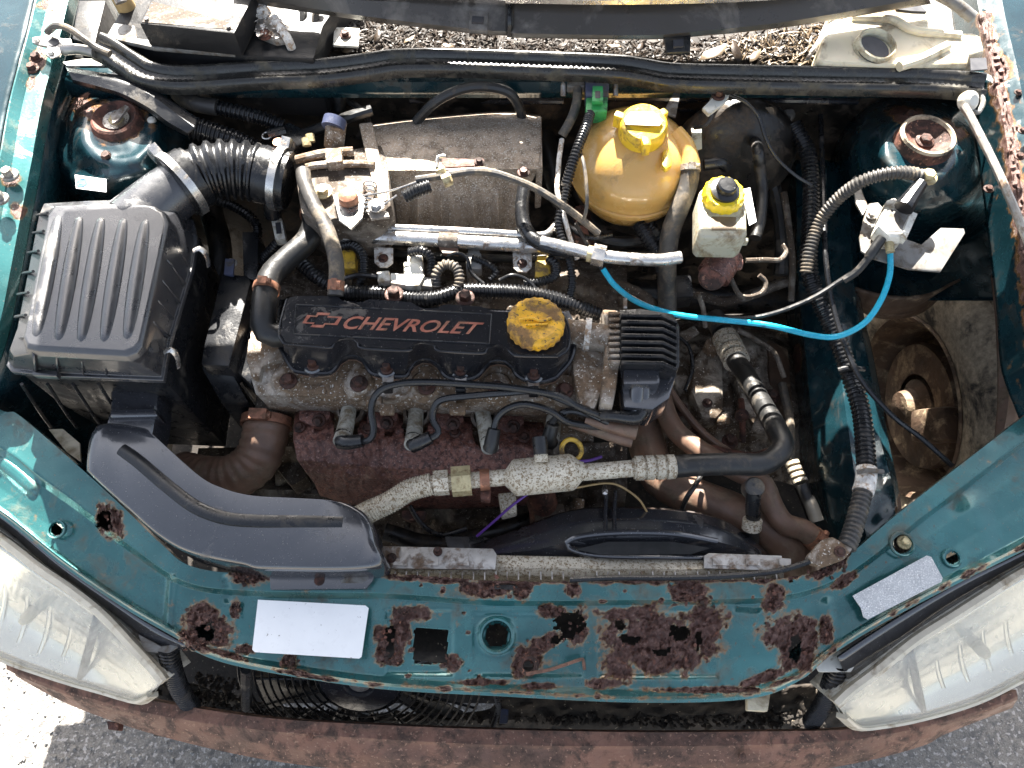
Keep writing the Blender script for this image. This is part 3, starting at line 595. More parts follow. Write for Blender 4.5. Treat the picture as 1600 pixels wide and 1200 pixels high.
def fan():
    c = V(563, 1062, .47); ax = Vector((0, -0.80, 0.60)).normalized(); t = thing('cooling_fan_guard', 'black ringed cooling fan guard under the crossmember', 'fan guard', c-Vector((0, 0, .08)))
    a = Vector((1, 0, 0)); b_ = ax.cross(a)
    for k in range(11):
        r = .062+.0105*k; pts = [c+a*(r*math.cos(w))+b_*(r*math.sin(w)) for w in np.linspace(0, 2*math.pi, 49)]; obj('guard_ring', tube(pts, .0016, 6, step=.012, px=False), 'black_plastic', t)
    for k in range(18):
        w = 2*math.pi*k/18; d = a*math.cos(w)+b_*math.sin(w); obj('guard_spoke', tube([c+d*.055-ax*.002, c+d*.168-ax*.002], .002, 6, px=False), 'black_plastic', t)
    m_ = obj('motor_cover', lathe(c, [(.060, -.02), (.060, .0), (.054, .006), (.022, .010), (.020, .006), (0, .006)], ax, 36), 'black_gloss', t)
    obj('hub_bolt', hexhead(c+ax*.006, .010, .006, ax), 'steel_dull', m_)
    for k in range(6):
        w = 2*math.pi*(k+.3)/6; d = a*math.cos(w)+b_*math.sin(w); s = ax.cross(d); q = [c+d*.055-s*.02-ax*.03, c+d*.16-s*.035-ax*.035, c+d*.16+s*.03-ax*.02, c+d*.055+s*.02-ax*.018]
        obj('fan_blade', MB().add(q, [(0, 1, 2, 3)]), 'black_plastic', t, solid=.002)
fan()
one('harness_cable', 'thin black cable hanging behind the bumper beam', 'cable', tube([(765,1065,.58),(776,1090,.53),(778,1110,.48),(768,1138,.44)], 4.5, 8), 'rubber_clean')
one('cable_clip', 'small blue grey plastic clip lying on the valance', 'clip', prism([(783,1107),(795,1108),(793,1130),(780,1131)], .425, .008), 'blue_grey', bevel=.002)
one('hanging_brace', 'black upright brace behind the bumper beam', 'brace', tube([(385,1045,.58),(385,1105,.42)], 8, 8), 'black_plastic')
# ================================================================= bay floor and lower filler
one('floor_light_block', 'added dark sheet blocking ground light deep under the engine', 'floor_light_block', grid3([[Vector((x, y, .20+.02*mnoise.noise(Vector((x*9, y*9, 1))))) for x in np.linspace(-.72, .72, 24)] for y in np.linspace(.60, -.34, 22)], 60, 2), 'dirt_floor')  # added dark floor, stops light from the ground leaking into the bay
# ================================================================= firewall, cowl, seal
def firewall():
    y = .425; t = thing('firewall', 'dark firewall panel below the cowl seal', 'firewall', Vector((.03, y, .2)))
    rows = [[Vector((x, y+.006*math.sin(x*17)+.012*mnoise.noise(Vector((x*5, z*6, 0))), z)) for x in np.linspace(-.60, .66, 40)] for z in np.linspace(.868, .2, 14)]
    obj('panel', grid3(rows, 90, 2), 'black_oily', t)
    obj('ledge', grid3([[Vector((x, .405, .868)) for x in (-.6, 0, .66)], [Vector((x, .378, .868)) for x in (-.6, 0, .66)], [Vector((x, .374, .845)) for x in (-.6, 0, .66)]], 30, 2), 'teal_shaded', t, solid=.003)
    for (x0, x1, r0, r1) in ((640, 880, 156, 158), (900, 1340, 152, 158), (1050, 1200, 170, 172), (630, 800, 140, 141)):
        obj('pressed_bead', tube([VY(x0, r0, y-.004), VY((x0+x1)/2, (r0+r1)/2, y-.004), VY(x1, r1, y-.004)], .005, 8, px=False), 'black_gloss', t)
    for (x, r) in ((650, 122), (1230, 180), (1235, 142)):
        obj('stud', lathe(VY(x, r, y-.001), [(.011, 0), (.011, .003), (.006, .008), (.003, .008), (.003, .016)], (0, -1, .3), 14), 'grey_plastic', t)
    g = obj('grommet', lathe(VY(528, 150, y), [(.024, 0), (.022, .006), (.013, .012), (.009, .022), (.006, .03)], (.1, -1, -.2), 22), 'rubber', t)
firewall()
one('grommet_cable', 'black cable leaving the rubber firewall grommet', 'cable', tube([VY(545, 158, .40), VY(562, 170, .38), (575,190,.80), (560,215,.78)], 5, 8), 'rubber')
def cowl_seal():
    path = [(150,66,.905),(170,76,.903),(200,96,.90),(232,113,.896),(290,119,.894),(400,112,.893),(500,108,.893),(570,100,.893),(620,93,.893),(700,92,.893),(800,95,.893),(950,101,.893),(1000,107,.893),(1050,115,.893),(1150,118,.893),(1300,121,.893),(1450,124,.893),(1540,131,.893)]
    prof = [(-.018,-.016),(-.019,-.004),(-.017,.003),(-.013,.0065),(-.009,.0065),(-.005,.003),(-.003,-.002),(.001,-.0035),(.006,-.004),(.009,-.001),(.0115,.0008),(.0145,-.0005),(.017,-.006),(.0165,-.016)]
    t = thing('cowl_seal', 'long ribbed black rubber seal along the cowl edge', 'seal', (800, 100, .87))
    obj('seal_body', sweep(path, prof, .0035, mod=lambda i, k: (.0010 if (i % 2) else -.0003) if k in (7, 8) else 0.0), 'seal_rubber', t, ang=50)
cowl_seal()
def cowl():
    t = thing('scuttle_cover', 'grey brown plastic scuttle panel below the windscreen', 'cowl panel', (800, 20, .86))
    f = lambda pts: [(x, y, z) for x, y, z in pts]
    obj('left_half', loft([[(330,-45,.95),(560,-30,.95),(794,-12,.95)], [(370,-12,.945),(560,0,.945),(794,10,.945)], [(388,-2,.935),(560,24,.93),(735,45,.928),(794,49,.928)], [(388,5,.925),(560,31,.918),(735,52,.916),(794,56,.916)]], 80, 5), 'cowl_plastic', t, solid=.003)
    obj('right_half', loft([[(798,-20,.955),(1000,-22,.955),(1240,-32,.955),(1480,-62,.955)], [(798,3,.95),(1000,2,.95),(1240,-10,.95),(1470,-40,.95)], [(798,52,.93),(1000,55,.928),(1100,48,.928),(1240,32,.928),(1450,-4,.93)], [(798,59,.918),(1000,62,.916),(1100,56,.916),(1240,41,.916),(1455,6,.918)]], 80, 5), 'cowl_plastic', t, solid=.003)
    obj('joint_flange', tube([(796,-2,.953),(796,30,.944),(796,57,.924)], 4, 8), 'black_plastic', t)
    obj('clip_socket', prism([(733,17),(763,18),(762,47),(732,46)], [.943,.943,.934,.934], .006), 'cowl_plastic', t, bevel=.001)
    obj('clip_slot', prism([(738,25),(756,26),(755,35),(737,34)], [.9425,.9425,.940,.940], .003), 'ink_and_hole_dark', t)
    tb = obj('fixing_tab', prism([(1036,52),(1080,48),(1079,80),(1042,82)], [.922,.922,.914,.914], .006), 'black_plastic', t, bevel=.002)
    obj('tab_slot', prism([(1052,62),(1068,61),(1068,72),(1052,73)], [.9215,.9215,.918,.918], .003), 'ink_and_hole_dark', tb)
    tr = obj('glass_trim', sweep([(790,-6,.962),(1000,-4,.962),(1240,-14,.962),(1480,-50,.962)], [(-.02,-.004),(-.02,.004),(.004,.006),(.008,.002),(.008,-.004)], .02), 'steel', t)
    obj('glass_rubber', sweep([(360,-40,.963),(795,-14,.968),(1000,-14,.968),(1240,-24,.968),(1480,-60,.968)], [(-.03,-.004),(-.03,.008),(.002,.008),(.004,.0),(.003,-.004)], .02), 'rubber', t)
cowl()
def tray():
    f = lambda X, Y, r: pnoise(X, Y, .03, 2, 4)*.006
    t = thing('cowl_tray', 'leaf filled drainage tray behind the cowl seal', 'tray', (850, 70, .83))
    obj('tray_floor', loft([[(490,-60,.845),(800,-40,.845),(1320,-60,.845)], [(495,20,.85),(800,30,.85),(1290,30,.85)], [(500,105,.86),(800,96,.86),(1270,122,.86)]], 120, 14, True, f), 'dirt_floor', t, solid=.003)
    obj('tray_wall', box((498, 50, .868), (.004, .2, .05)), 'teal_shaded', t)
    reg = [(505,40),(600,30),(730,50),(1040,68),(1100,60),(1240,45),(1380,15),(1290,100),(1050,108),(620,86),(505,95)]
    lumps('leaf_litter', None, None, reg, lambda x, y: .862, 3000, 'leaf', .0015, .0055, 21, parent=t, lg=1.7)
    lumps('leaf_litter', None, None, [(1110,70),(1240,45),(1290,30),(1270,100),(1180,100)], lambda x, y: .866, 260, 'leaf_pale', .0015, .005, 23, parent=t, lg=2.2)
    for k, (x, y, r, a) in enumerate(((1115,84,20,20),(1150,82,16,100),(1180,88,12,50),(1085,78,9,10),(640,62,9,40),(590,58,11,80),(700,72,8,0),(880,70,9,30),(960,72,10,150),(1000,74,8,60),(545,78,9,0))):
        c = V(x, y, .872); s = r*scl(c); M = rot3(random.uniform(-20, 20), random.uniform(-20, 20), a); q = [(-1.3, 0, 0), (-.6, .45, .2), (.3, .5, .1), (1.3, .05, .25), (.4, -.5, .0), (-.5, -.45, .15), (0, 0, -.12)]
        obj('dead_leaf', MB().add([c+M@Vector(w)*s for w in q], [(0,1,6),(1,2,6),(2,3,6),(3,4,6),(4,5,6),(5,0,6)]), 'leaf' if k % 2 else 'leaf_pale', t, solid=.0006)
    obj('bracket', prism([(522,42),(562,44),(560,72),(520,70)], .880, .004), 'white_plastic', t, bevel=.001); bolt(540, 55, .881, 9, t)
tray()
# ================================================================= wings (inner flanges), strut towers
def wing_left():
    t = thing('front_wing', 'green front wing flange beside the battery and air filter', 'wing', (20, 200, .60))
    E = [(128,-90,.90),(106,0,.89),(92,60,.885),(78,110,.88),(62,175,.872),(47,260,.862),(33,330,.852),(16,420,.84),(0,500,.825),(-20,560,.80),(-60,620,.77)]
    M = [(x-28, y-4, z+.004) for x, y, z in E]; O = [(x-50, y-6, z+.014) for x, y, z in E]; Q = [(x-110, y-10, z+.004) for x, y, z in E]; U = [(x-230, y, z-.07) for x, y, z in E]
    f = lambda X, Y: np.clip(field(X, Y, [(58,92,12,16,0),(75,10,14,8,0),(18,280,14,12,0),(28,330,10,10,0),(50,130,8,10,0)], pnoise(X, Y, .08, 2, 4)), 0, 1)
    z0 = lambda X, Y: np.zeros(X.shape)
    obj('flange', loft([O, M, E, drop(E, .02)], 90, 8, True, None, lambda X, Y: ell(X, Y, (0, 365, 5, 5)) < 1, f), 'teal', t, solid=.0015)
    obj('outer_skin', loft([drop(U, .4), U, Q, [(x-.6, y, z-.0008) for x, y, z in O]], 60, 6, True, None, None, z0), 'teal_shaded', t, solid=.0015); obj('inner_wall', loft([drop(E, .0202, .001), drop(E, .5, .001)], 60, 8, True, None, None, z0), 'teal_shaded', t, solid=.0015)  # outer skin and inner wall get their shade from the darker paint
    for (x, y, r) in ((17, 275, 13), (3, 312, 12), (62, 105, 9)): bolt(x, y, .872, r, t, 'steel_dull', h=.012)
    for (x, y, r) in ((58, 92, 9), (52, 108, 7)): obj('corroded_bolt', hexhead((x, y, .884), .006, .008), 'rust', t)
wing_left()
def wing_right():
    t = thing('front_wing', 'green front wing with rusted inner edge beside the washer bottle', 'wing', (1580, 200, .60))
    E = [(1515,-90,.90),(1528,0,.893),(1538,50,.888),(1550,100,.884),(1560,150,.88),(1570,200,.875),(1582,280,.866),(1594,370,.855),(1604,450,.845),(1612,540,.825),(1640,620,.79)]
    M = [(x+14, y-2, z+.003) for x, y, z in E]; O = [(x+36, y-5, z+.012) for x, y, z in E]; Q = [(x+80, y-10, z+.006) for x, y, z in E]; U = [(x+210, y, z-.06) for x, y, z in E]
    L_ = [(q[0]+5, q[1]) for q in E]
    def f(X, Y):
        nz = pnoise(X, Y, .07, 2, 4); return np.maximum(np.clip(bandf(X, Y, L_, 20)*1.0+nz*.5-.05, 0, .9)*(Y > 20), field(X, Y, [(1562,108,18,18,0),(1585,240,8,10,0),(1590,200,6,7,0)], nz))
    d = lambda X, Y, r: sstep(r, .4, .7)*pnoise(X, Y, .2, 1, 3)*.004
    obj('flange', loft([drop(E, .06), drop(E, .02), E, M, O, Q, U, drop(U, .45)], 140, 7, True, d, None, f), 'teal_shaded', t, solid=.0015)
    for (x, y, r) in ((1590, 145, 6), (1592, 245, 8), (1597, 205, 7)): bolt(x, y, .893, r, t)
wing_right()
def tower(name, label, cx, cy, side, region, base, top, blobs, mt):
    t = thing(name, label, 'strut tower', (cx, cy, .62), 'strut towers')
    x0, x1, y0, y1 = region
    cols = [[(x, y, base) for y in np.linspace(y0, y1, 8)] for x in np.linspace(x0, x1, 12)]
    def d(X, Y, r):
        e = ell(X, Y, (cx, cy+6, 98, 92)); z = (top-base)*(1-.16*sstep(e, .5, 1.05)-.84*sstep(e, .95, 1.75)); q = ell(X, Y, (cx, cy+6, 62, 50))
        z += .006*np.exp(-((q-.95)/.2)**2) + .004*(1-sstep(q, .5, .9)); wall = np.clip((x0+40-X)/40 if side < 0 else (X-x1+40)/40, 0, 1)
        z += .010*sstep(bandf(X, Y, [(cx-62*side*-1, cy+92), (cx+40, cy+70)], 26), 0, 1)
        return z + wall*.05*(top-base) + pnoise(X, Y, .02, 3)*.0025 + sstep(r, .4, .7)*pnoise(X, Y, .2, 2, 3)*.003
    rf = lambda X, Y: field(X, Y, blobs, pnoise(X, Y, .06, 5, 4))
    mb = loft(cols if side < 0 else cols, 70, 8, False, d, None, rf); obj('tower_panel', mb, mt, t, solid=.002, ang=70)
    return t
tl = tower('strut_tower', 'green strut tower with round sticker between wing and battery duct', 185, 200, -1, (40, 300, 96, 345), .66, .842, [(130,168,18,14,0),(185,192,40,26,0)], 'teal_shaded')
c = V(185, 193, .846)
k = obj('strut_mount', lathe(c, [(.036, -.010), (.037, -.003), (.034, .003), (.031, .011), (.028, .013), (.022, .008), (.014, .005), (.012, .006), (0, .006)], n=32), 'rust', tl)
obj('dished_washer', lathe(c, [(.0165, .0052), (.0175, .0075), (.012, .0068), (.006, .0066), (0, .0066)], n=24), 'steel', k); obj('strut_nut', hexhead(c+Vector((0, 0, .006)), .0065, .008), 'gold_nut', k)
obj('broken_tab', prism([(172,178),(196,164),(201,167),(184,188),(176,192)], .862, .003), 'steel_dull', tl)
bolt(170, 250, .842, 12, tl, h=.012)
obj('plastic_cap', lathe((238, 190, .846), [(.0055, 0), (.0055, .004), (.003, .006), (0, .006)], n=14), 'white_plastic', tl)
o = obj('sticker', plate([(117,273),(166,280),(166,300),(119,294)], .8365, .0008), 'sticker_white', tl); s_ = obj('printed_ring', lathe((128, 285, .8372), [(.0075, 0), (.0075, .0003), (.0052, .0003), (.0052, 0)], n=24, cap=False), 'sticker_print', o)
obj('printed_bar', plate([(123,281),(134,282),(133,289),(122,288)], .8376, .0003), 'sticker_print', o)
for k in range(14):
    w = random.uniform(0, 6.28); p = V(124+6*math.cos(w), 160+6*math.sin(w), .85); q = [p, p+Vector((random.uniform(-.01, .006), random.uniform(-.03, -.008), -.004)), p+Vector((random.uniform(-.012, .008), random.uniform(-.05, -.02), -.012))]
    if k == 0: hair = MB()
    hair.merge(tube(q, .0005, 4, step=.006, px=False))
tag(obj('frayed_fibre', hair, 'leaf', tl), kind='stuff')
tr = tower('strut_tower', 'green strut tower with dished rusty top mount beside the prop rod', 1440, 226, 1, (1300, 1600, 120, 470), .60, .842, [(1420,185,30,12,20),(1480,205,26,12,20),(1430,184,12,10,0),(1570,250,14,60,0)], 'teal_shaded')
c = V(1441, 226, .846)
k = obj('strut_mount', lathe(c, [(.040, -.014), (.041, -.004), (.037, .004), (.035, .015), (.0325, .017), (.029, .013), (.016, .006), (.013, .006), (0, .006)], n=36), 'rust', tr)
obj('lip_ring', lathe(c, [(.0355, .0155), (.034, .019), (.031, .019), (.0295, .015)], n=36, cap=False), 'tan_mud', k); obj('strut_nut', hexhead(c+Vector((0, 0, .006)), .008, .008), 'bolt_rust', k)
bolt(1420, 184, .84, 11, tr, h=.01); bolt(1544, 296, .83, 8, tr)
# ================================================================= prop rod
t = thing('bonnet_prop_rod', 'pale steel bonnet prop rod lying along the rusted wing', 'prop rod', (1550, 280, .86))
obj('rod', tube([(1506,166,.895),(1520,190,.893),(1560,270,.888),(1600,362,.88),(1640,460,.87)], 6.5, 10), 'steel_dull', t)
obj('pivot_clip', lathe((1512, 158, .890), [(.011, -.006), (.013, 0), (.012, .006), (.007, .010), (0, .010)], (.3, -.6, .7), 16), 'white_plastic', t)
obj('pivot_hook', tube([(1520,152,.888),(1530,146,.888),(1536,160,.886),(1528,176,.884),(1520,174,.884)], 4, 8), 'grey_plastic', t)
one('rusty_brace', 'rust streaked pale brace strip beside the prop rod', 'brace', loft([[(1546,112,.868),(1556,150,.864),(1556,190,.85),(1536,232,.838)], [(1556,112,.868),(1568,150,.864),(1568,190,.85),(1546,236,.836)]], 20, 3), 'mineral', solid=.003)
# ================================================================= bonnet hinge bracket + seal end
t = thing('clover_hinge', 'bright steel clover shaped bonnet hinge plate at the wing corner', 'hinge', (85, 66, .89))
obj('hinge_plate', prism([(70,46),(78,44),(84,56),(98,60),(110,60),(112,68),(98,74),(92,86),(78,90),(70,84),(74,72),(62,70),(50,66),(50,58),(62,56),(70,58)], .905, .004), 'steel', t, bevel=.001)
obj('pivot_hole', lathe((84, 66, .9055), [(.0075, -.002), (.0075, .0006), (.0, .0006)], n=20), 'ink_and_hole_dark', t)
for (x, y) in ((58, 63), (80, 83)): obj('rivet', lathe((x, y, .906), [(.004, 0), (.003, .003), (0, .0035)], n=12), 'steel', t)
obj('spacer_sleeve', tube([(98,78,.902),(122,77,.903),(148,82,.903)], 8, 12), 'steel_dull', t)
one('washer_hose', 'thin grey washer hose arching over the hinge plate', 'hose', tube([(74,50,.91),(88,40,.922),(108,45,.925),(130,60,.918),(150,74,.91),(172,84,.906)], 5.5, 10), 'rubber_grey')
one('slotted_strip', 'white slotted plastic strip under the seal end', 'strip', MB().merge(prism([(98,97),(128,92),(162,92),(162,102),(104,102)], .88, .002)), 'white_plastic')
t = thing('slot_row', 'row of short dark slots on the white strip', 'slots', (145, 96, .88)) if False else None
# ================================================================= plastic cable channel + conduits, top left
t = thing('cable_channel', 'curved black plastic cable channel above the stickered strut tower', 'cable channel', (200, 140, .84))
obj('channel_cover', loft([[(102,104,.888),(150,112,.888),(205,122,.886),(250,146,.88),(285,168,.872),(311,186,.866)], [(106,112,.892),(150,120,.892),(200,130,.89),(245,155,.884),(276,178,.876),(305,200,.868)], [(112,124,.888),(150,134,.888),(190,146,.886),(232,168,.88),(262,190,.872),(295,209,.862)], [(114,130,.87),(150,140,.87),(190,152,.868),(230,174,.862),(260,196,.855),(294,214,.845)]], 60, 4), 'black_plastic', t, solid=.002)
def conduit(name, label, pts, r, m_='rubber_clean', corr=(.0062, .0022), group='corrugated conduits', n=12):
    return one(name, label, 'conduit', tube(pts, r, n, corr=corr), m_, group)
conduit('corrugated_conduit', 'thick black conduit leaving the plastic cable channel', [(298,198,.855),(330,208,.845),(370,222,.835),(412,242,.815),(440,262,.78)], 18)
conduit('corrugated_conduit', 'black conduit taped to a bare wire bundle under the seal', [(325,165,.85),(370,175,.845),(410,185,.84),(442,198,.83)], 12)
one('wire_bundle', 'dusty taped wire bundle curving out under the cowl seal', 'wire bundle', tube([(272,140,.84),(285,152,.85),(305,162,.852),(340,168,.85)], 13, 12), 'rubber_grey')
t = thing('vacuum_connector', 'grey hose connector with a metal ring behind the throttle body', 'connector', (450, 210, .80))
obj('connector_body', prism([(430,200),(452,190),(480,205),(484,220),(455,232),(428,218)], .835, .022), 'black_plastic', t, bevel=.003)
obj('ring', tube([V(417, 212, .84)+Vector((.006*math.cos(w), .006*math.sin(w), 0)) for w in np.linspace(0, 6.28, 16)], .0012, 6, step=.002, px=False), 'steel', t)
obj('nozzle', tube([(418,212,.838),(445,205,.835)], 9, 10), 'black_plastic', t)
# ================================================================= battery
t = thing('battery', 'dirty black car battery with corroded terminals behind the cowl seal', 'battery', (280, 45, .80))
obj('case', prism([(163,62),(196,0),(215,-40),(560,-40),(505,40),(490,92),(330,84)], .905, .10), 'battery_black', t, bevel=.004)
obj('shelf', prism([(165,58),(178,36),(210,40),(214,60),(365,75),(366,84),(240,74)], .910, .006), 'grey_plastic', t, bevel=.001)
lid = obj('lid', prism([(217,36),(236,-2),(250,-30),(405,-30),(390,5),(366,52)], .945, .035), 'battery_black', t, bevel=.003)
obj('label_patch', prism([(222,34),(238,2),(300,18),(362,36),(364,46)], .9455, .0008), 'cast_dark', lid)
for (x, y) in ((229, 29), (357, 41)): obj('vent_plug', lathe((x, y, .947), [(.003, 0), (.003, .001), (0, .001)], n=10), 'ink_and_hole_dark', lid)
tm = obj('terminal', lathe((200, 16, .90), [(.013, 0), (.012, .03), (.011, .034), (.007, .036), (0, .036)], (-.12, .1, 1), 18), 'tan_wire', t)
obj('terminal_bolt', lathe((190, 4, .93), [(.008, 0), (.007, .016), (0, .016)], (-.3, .5, .6), 10), 'steel_dull', tm)
tm = obj('terminal', lathe((410, 34, .90), [(.016, 0), (.015, .020), (.011, .026), (0, .027)], n=18), 'mineral', t); obj('terminal_clamp', prism([(395,25),(425,22),(440,45),(450,58),(430,62),(400,50)], .915, .012), 'steel_dull', tm, bevel=.002)
obj('terminal_bolt', hexhead((415, 56, .915), .006, .008), 'rust', tm)
lumps('terminal_corrosion', None, None, [(395,20),(430,18),(452,45),(440,62),(398,55)], lambda x, y: .922, 90, 'mineral', .001, .003, 31, parent=t)
one('battery_lead', 'white crusted battery lead bending down past the seal', 'cable', tube([(428,28,.925),(440,45,.922),(450,62,.915),(457,80,.90),(458,95,.88)], 7, 10), 'mineral')
one('battery_lead', 'black battery lead sagging beside the crusted one', 'cable', tube([(470,0,.91),(474,25,.905),(468,60,.89),(474,95,.87)], 6, 10), 'rubber')
one('battery_lead', 'second dark lead dropping beside the tray wall', 'cable', tube([(498,0,.92),(492,30,.905),(488,60,.89),(490,95,.87)], 5, 10), 'rubber_grey')
one('battery_side_cover', 'black side cover between battery and wing hinge', 'cover', prism([(122,0),(165,0),(150,60),(148,72),(112,60)], .885, .05), 'battery_black', bevel=.003)
# ================================================================= washer bottle
def washer():
    t = thing('washer_bottle', 'cream plastic washer bottle with open filler hole beside the wing', 'bottle', (1400, 70, .80))
    out = [(1276,95),(1285,60),(1297,32),(1330,24),(1380,12),(1400,6),(1440,8),(1452,20),(1452,44),(1470,48),(1520,50),(1534,56),(1540,80),(1516,84),(1514,101),(1400,101),(1300,98)]
    obj('bottle_body', prism(out, .905, .045), 'cream', t, bevel=.006, seg=3)
    nk = obj('filler_neck', lathe((1364, 78, .903), [(.0275, 0), (.0255, .012), (.0235, .013), (.0215, .010), (.021, -.01)], (.1, -.15, 1), 30), 'milky', t)
    obj('filler_opening', lathe((1364, 78, .908), [(.0214, 0), (.0214, .0006), (0, .0006)], (.1, -.15, 1), 26), 'ink_and_hole_dark', nk)
    obj('moulded_rib', tube([(1330,28,.906),(1390,30,.908),(1430,48,.908),(1500,56,.906)], 7, 10), 'cream', t)
    obj('moulded_rib', tube([(1405,104,.906),(1440,92,.907),(1480,72,.907)], 8, 10), 'cream', t)
    obj('broken_corner', prism([(1402,8),(1440,9),(1448,18),(1425,17),(1400,14)], .9075, .003), 'ink_and_hole_dark', t)
    obj('corner_notch', prism([(1516,91),(1541,90),(1543,108),(1517,110)], .9065, .002), 'ink_and_hole_dark', t)
washer()
one('washer_pump', 'dark grey washer pump nozzle above the cream bottle', 'pump', tube([(1460,-12,.93),(1490,4,.925),(1520,28,.915)], 9, 12), 'grey_plastic')
one('bottle_bracket', 'thin grey bracket strip beside the cream bottle', 'bracket', tube([(1294,30,.90),(1282,60,.895),(1262,92,.89)], 3.5, 6), 'steel_dull')
def hose(name, label, pts, r, m_, cat='hose', clamps=(), group=None, n=12, corr=None, taper=None):
    """A hose with its clamps as parts: clamps = (fraction, material, width)."""
    if not clamps: return one(name, label, cat, tube(pts, r, n, corr=corr, taper=taper), m_, group)
    W = [V3(q) for q in pts]; t = thing(name, label, cat, min(W, key=lambda q: q.z)-Vector((0, 0, .012)), group)
    obj('hose_body', tube(pts, r, n, corr=corr, taper=taper), m_, t)
    for f, cm, w in clamps: ringband(pts, f, r, w, cm, t)
    return t
def closedloft(levels, cap=True):
    n = len(levels[0]); vs = [q for l in levels for q in l]; fs = []
    for j in range(len(levels)-1):
        for i in range(n): fs.append((j*n+i, (j+1)*n+i, (j+1)*n+(i+1) % n, j*n+(i+1) % n))
    if cap: fs.append(tuple(range(n))); fs.append(tuple(range((len(levels)-1)*n, len(levels)*n))[::-1])
    return MB().add(vs, fs)
def sides(parts, z, n):
    out = []
    for p in parts:
        r = resample([(q[0], q[1], 0) for q in p], n+1, False)[:-1]
        out += [V(a, c, z) for a, c, _ in r]
    return out
def scale_about(pts, k, dz):
    c = sum(pts, Vector())/len(pts); return [Vector((c.x+(p.x-c.x)*k, c.y+(p.y-c.y)*k, p.z+dz)) for p in pts]
# ================================================================= engine block, head
f_cast = lambda a, s: (lambda X, Y, r: pnoise(X, Y, .03, s, 4)*a+pnoise(X, Y, .12, s+2, 2)*a*.35)
def engine_head():
    t = thing('cylinder_head', 'stained cast aluminium cylinder head under the black valve cover', 'cylinder head', (680, 600, .45))
    L_ = lambda y0, y1, y2, z, x0=392, x1=955: [(x0, y0, z), ((x0+x1)/2, y1, z), (x1, y2, z)]
    obj('casting', loft([L_(512, 505, 505, .735), L_(545, 540, 545, .752), L_(590, 592, 596, .748), L_(616, 622, 628, .742, 400), L_(628, 634, 640, .725, 412, 950), L_(638, 645, 652, .700, 420, 940), L_(646, 652, 660, .655, 425, 930), L_(690, 700, 710, .59, 430, 925)], 150, 8, True, f_cast(.004, 3)), 'cast', t, ang=80)
    for x, y in ((451, 597), (561, 601), (667, 606), (776, 609), (882, 612)):
        obj('boss', lathe((x, y, .738), [(.022, 0), (.020, .010), (.017, .013), (0, .013)], n=22), 'cast', t)
        bolt(x, y-1, .752, 14, t, h=.010)
    for x, y, w in ((497, 612, .022), (585, 628, .02), (700, 628, .02), (605, 640, .018), (715, 640, .02)): obj('cast_pad', box((x, y, .742), (w, .012, .012)), 'cast', t, bevel=.002)
    for x, y in ((548, 640), (652, 645), (757, 650)): obj('plug_well', lathe((x, y, .700), [(.018, -.01), (.018, .004), (.014, .006), (.012, .0), (.012, -.01)], (0, -.45, 1), 20), 'cast_dark', t)
    e = obj('thermostat_housing', prism([(892,510),(925,505),(946,510),(948,590),(930,640),(905,632),(895,585)], .765, .09), 'cast', t, bevel=.006)
    obj('outlet_neck', tube([(885,520,.768),(915,524,.772),(950,530,.772)], 22, 18), 'cast', e); obj('neck_collar', tube([(913,522,.772),(922,523,.772)], 26, 18), 'mineral', e)
    obj('end_bracket', prism([(388,528),(436,536),(442,560),(410,572),(404,592),(394,590),(384,560)], .758, .02), 'cast', t, bevel=.003)
engine_head()
one('engine_block', 'grimy engine block below the exhaust manifold', 'engine block', loft([[(430,690,.62),(680,700,.62),(980,690,.62)], [(430,760,.54),(680,765,.54),(980,760,.54)], [(440,840,.44),(680,845,.44),(970,840,.44)], [(450,920,.30),(680,920,.30),(960,920,.30)]], 120, 10, True, f_cast(.014, 8)), 'cast_dark')
one('inner_block_face', 'oily rear face of the engine below the fuel rail', 'engine block', loft([[(400,400,.66),(650,400,.66),(980,410,.66)], [(400,440,.70),(650,440,.70),(980,450,.70)], [(400,500,.715),(650,500,.715),(980,510,.715)]], 120, 10, True, f_cast(.012, 18)), 'cast_dark')
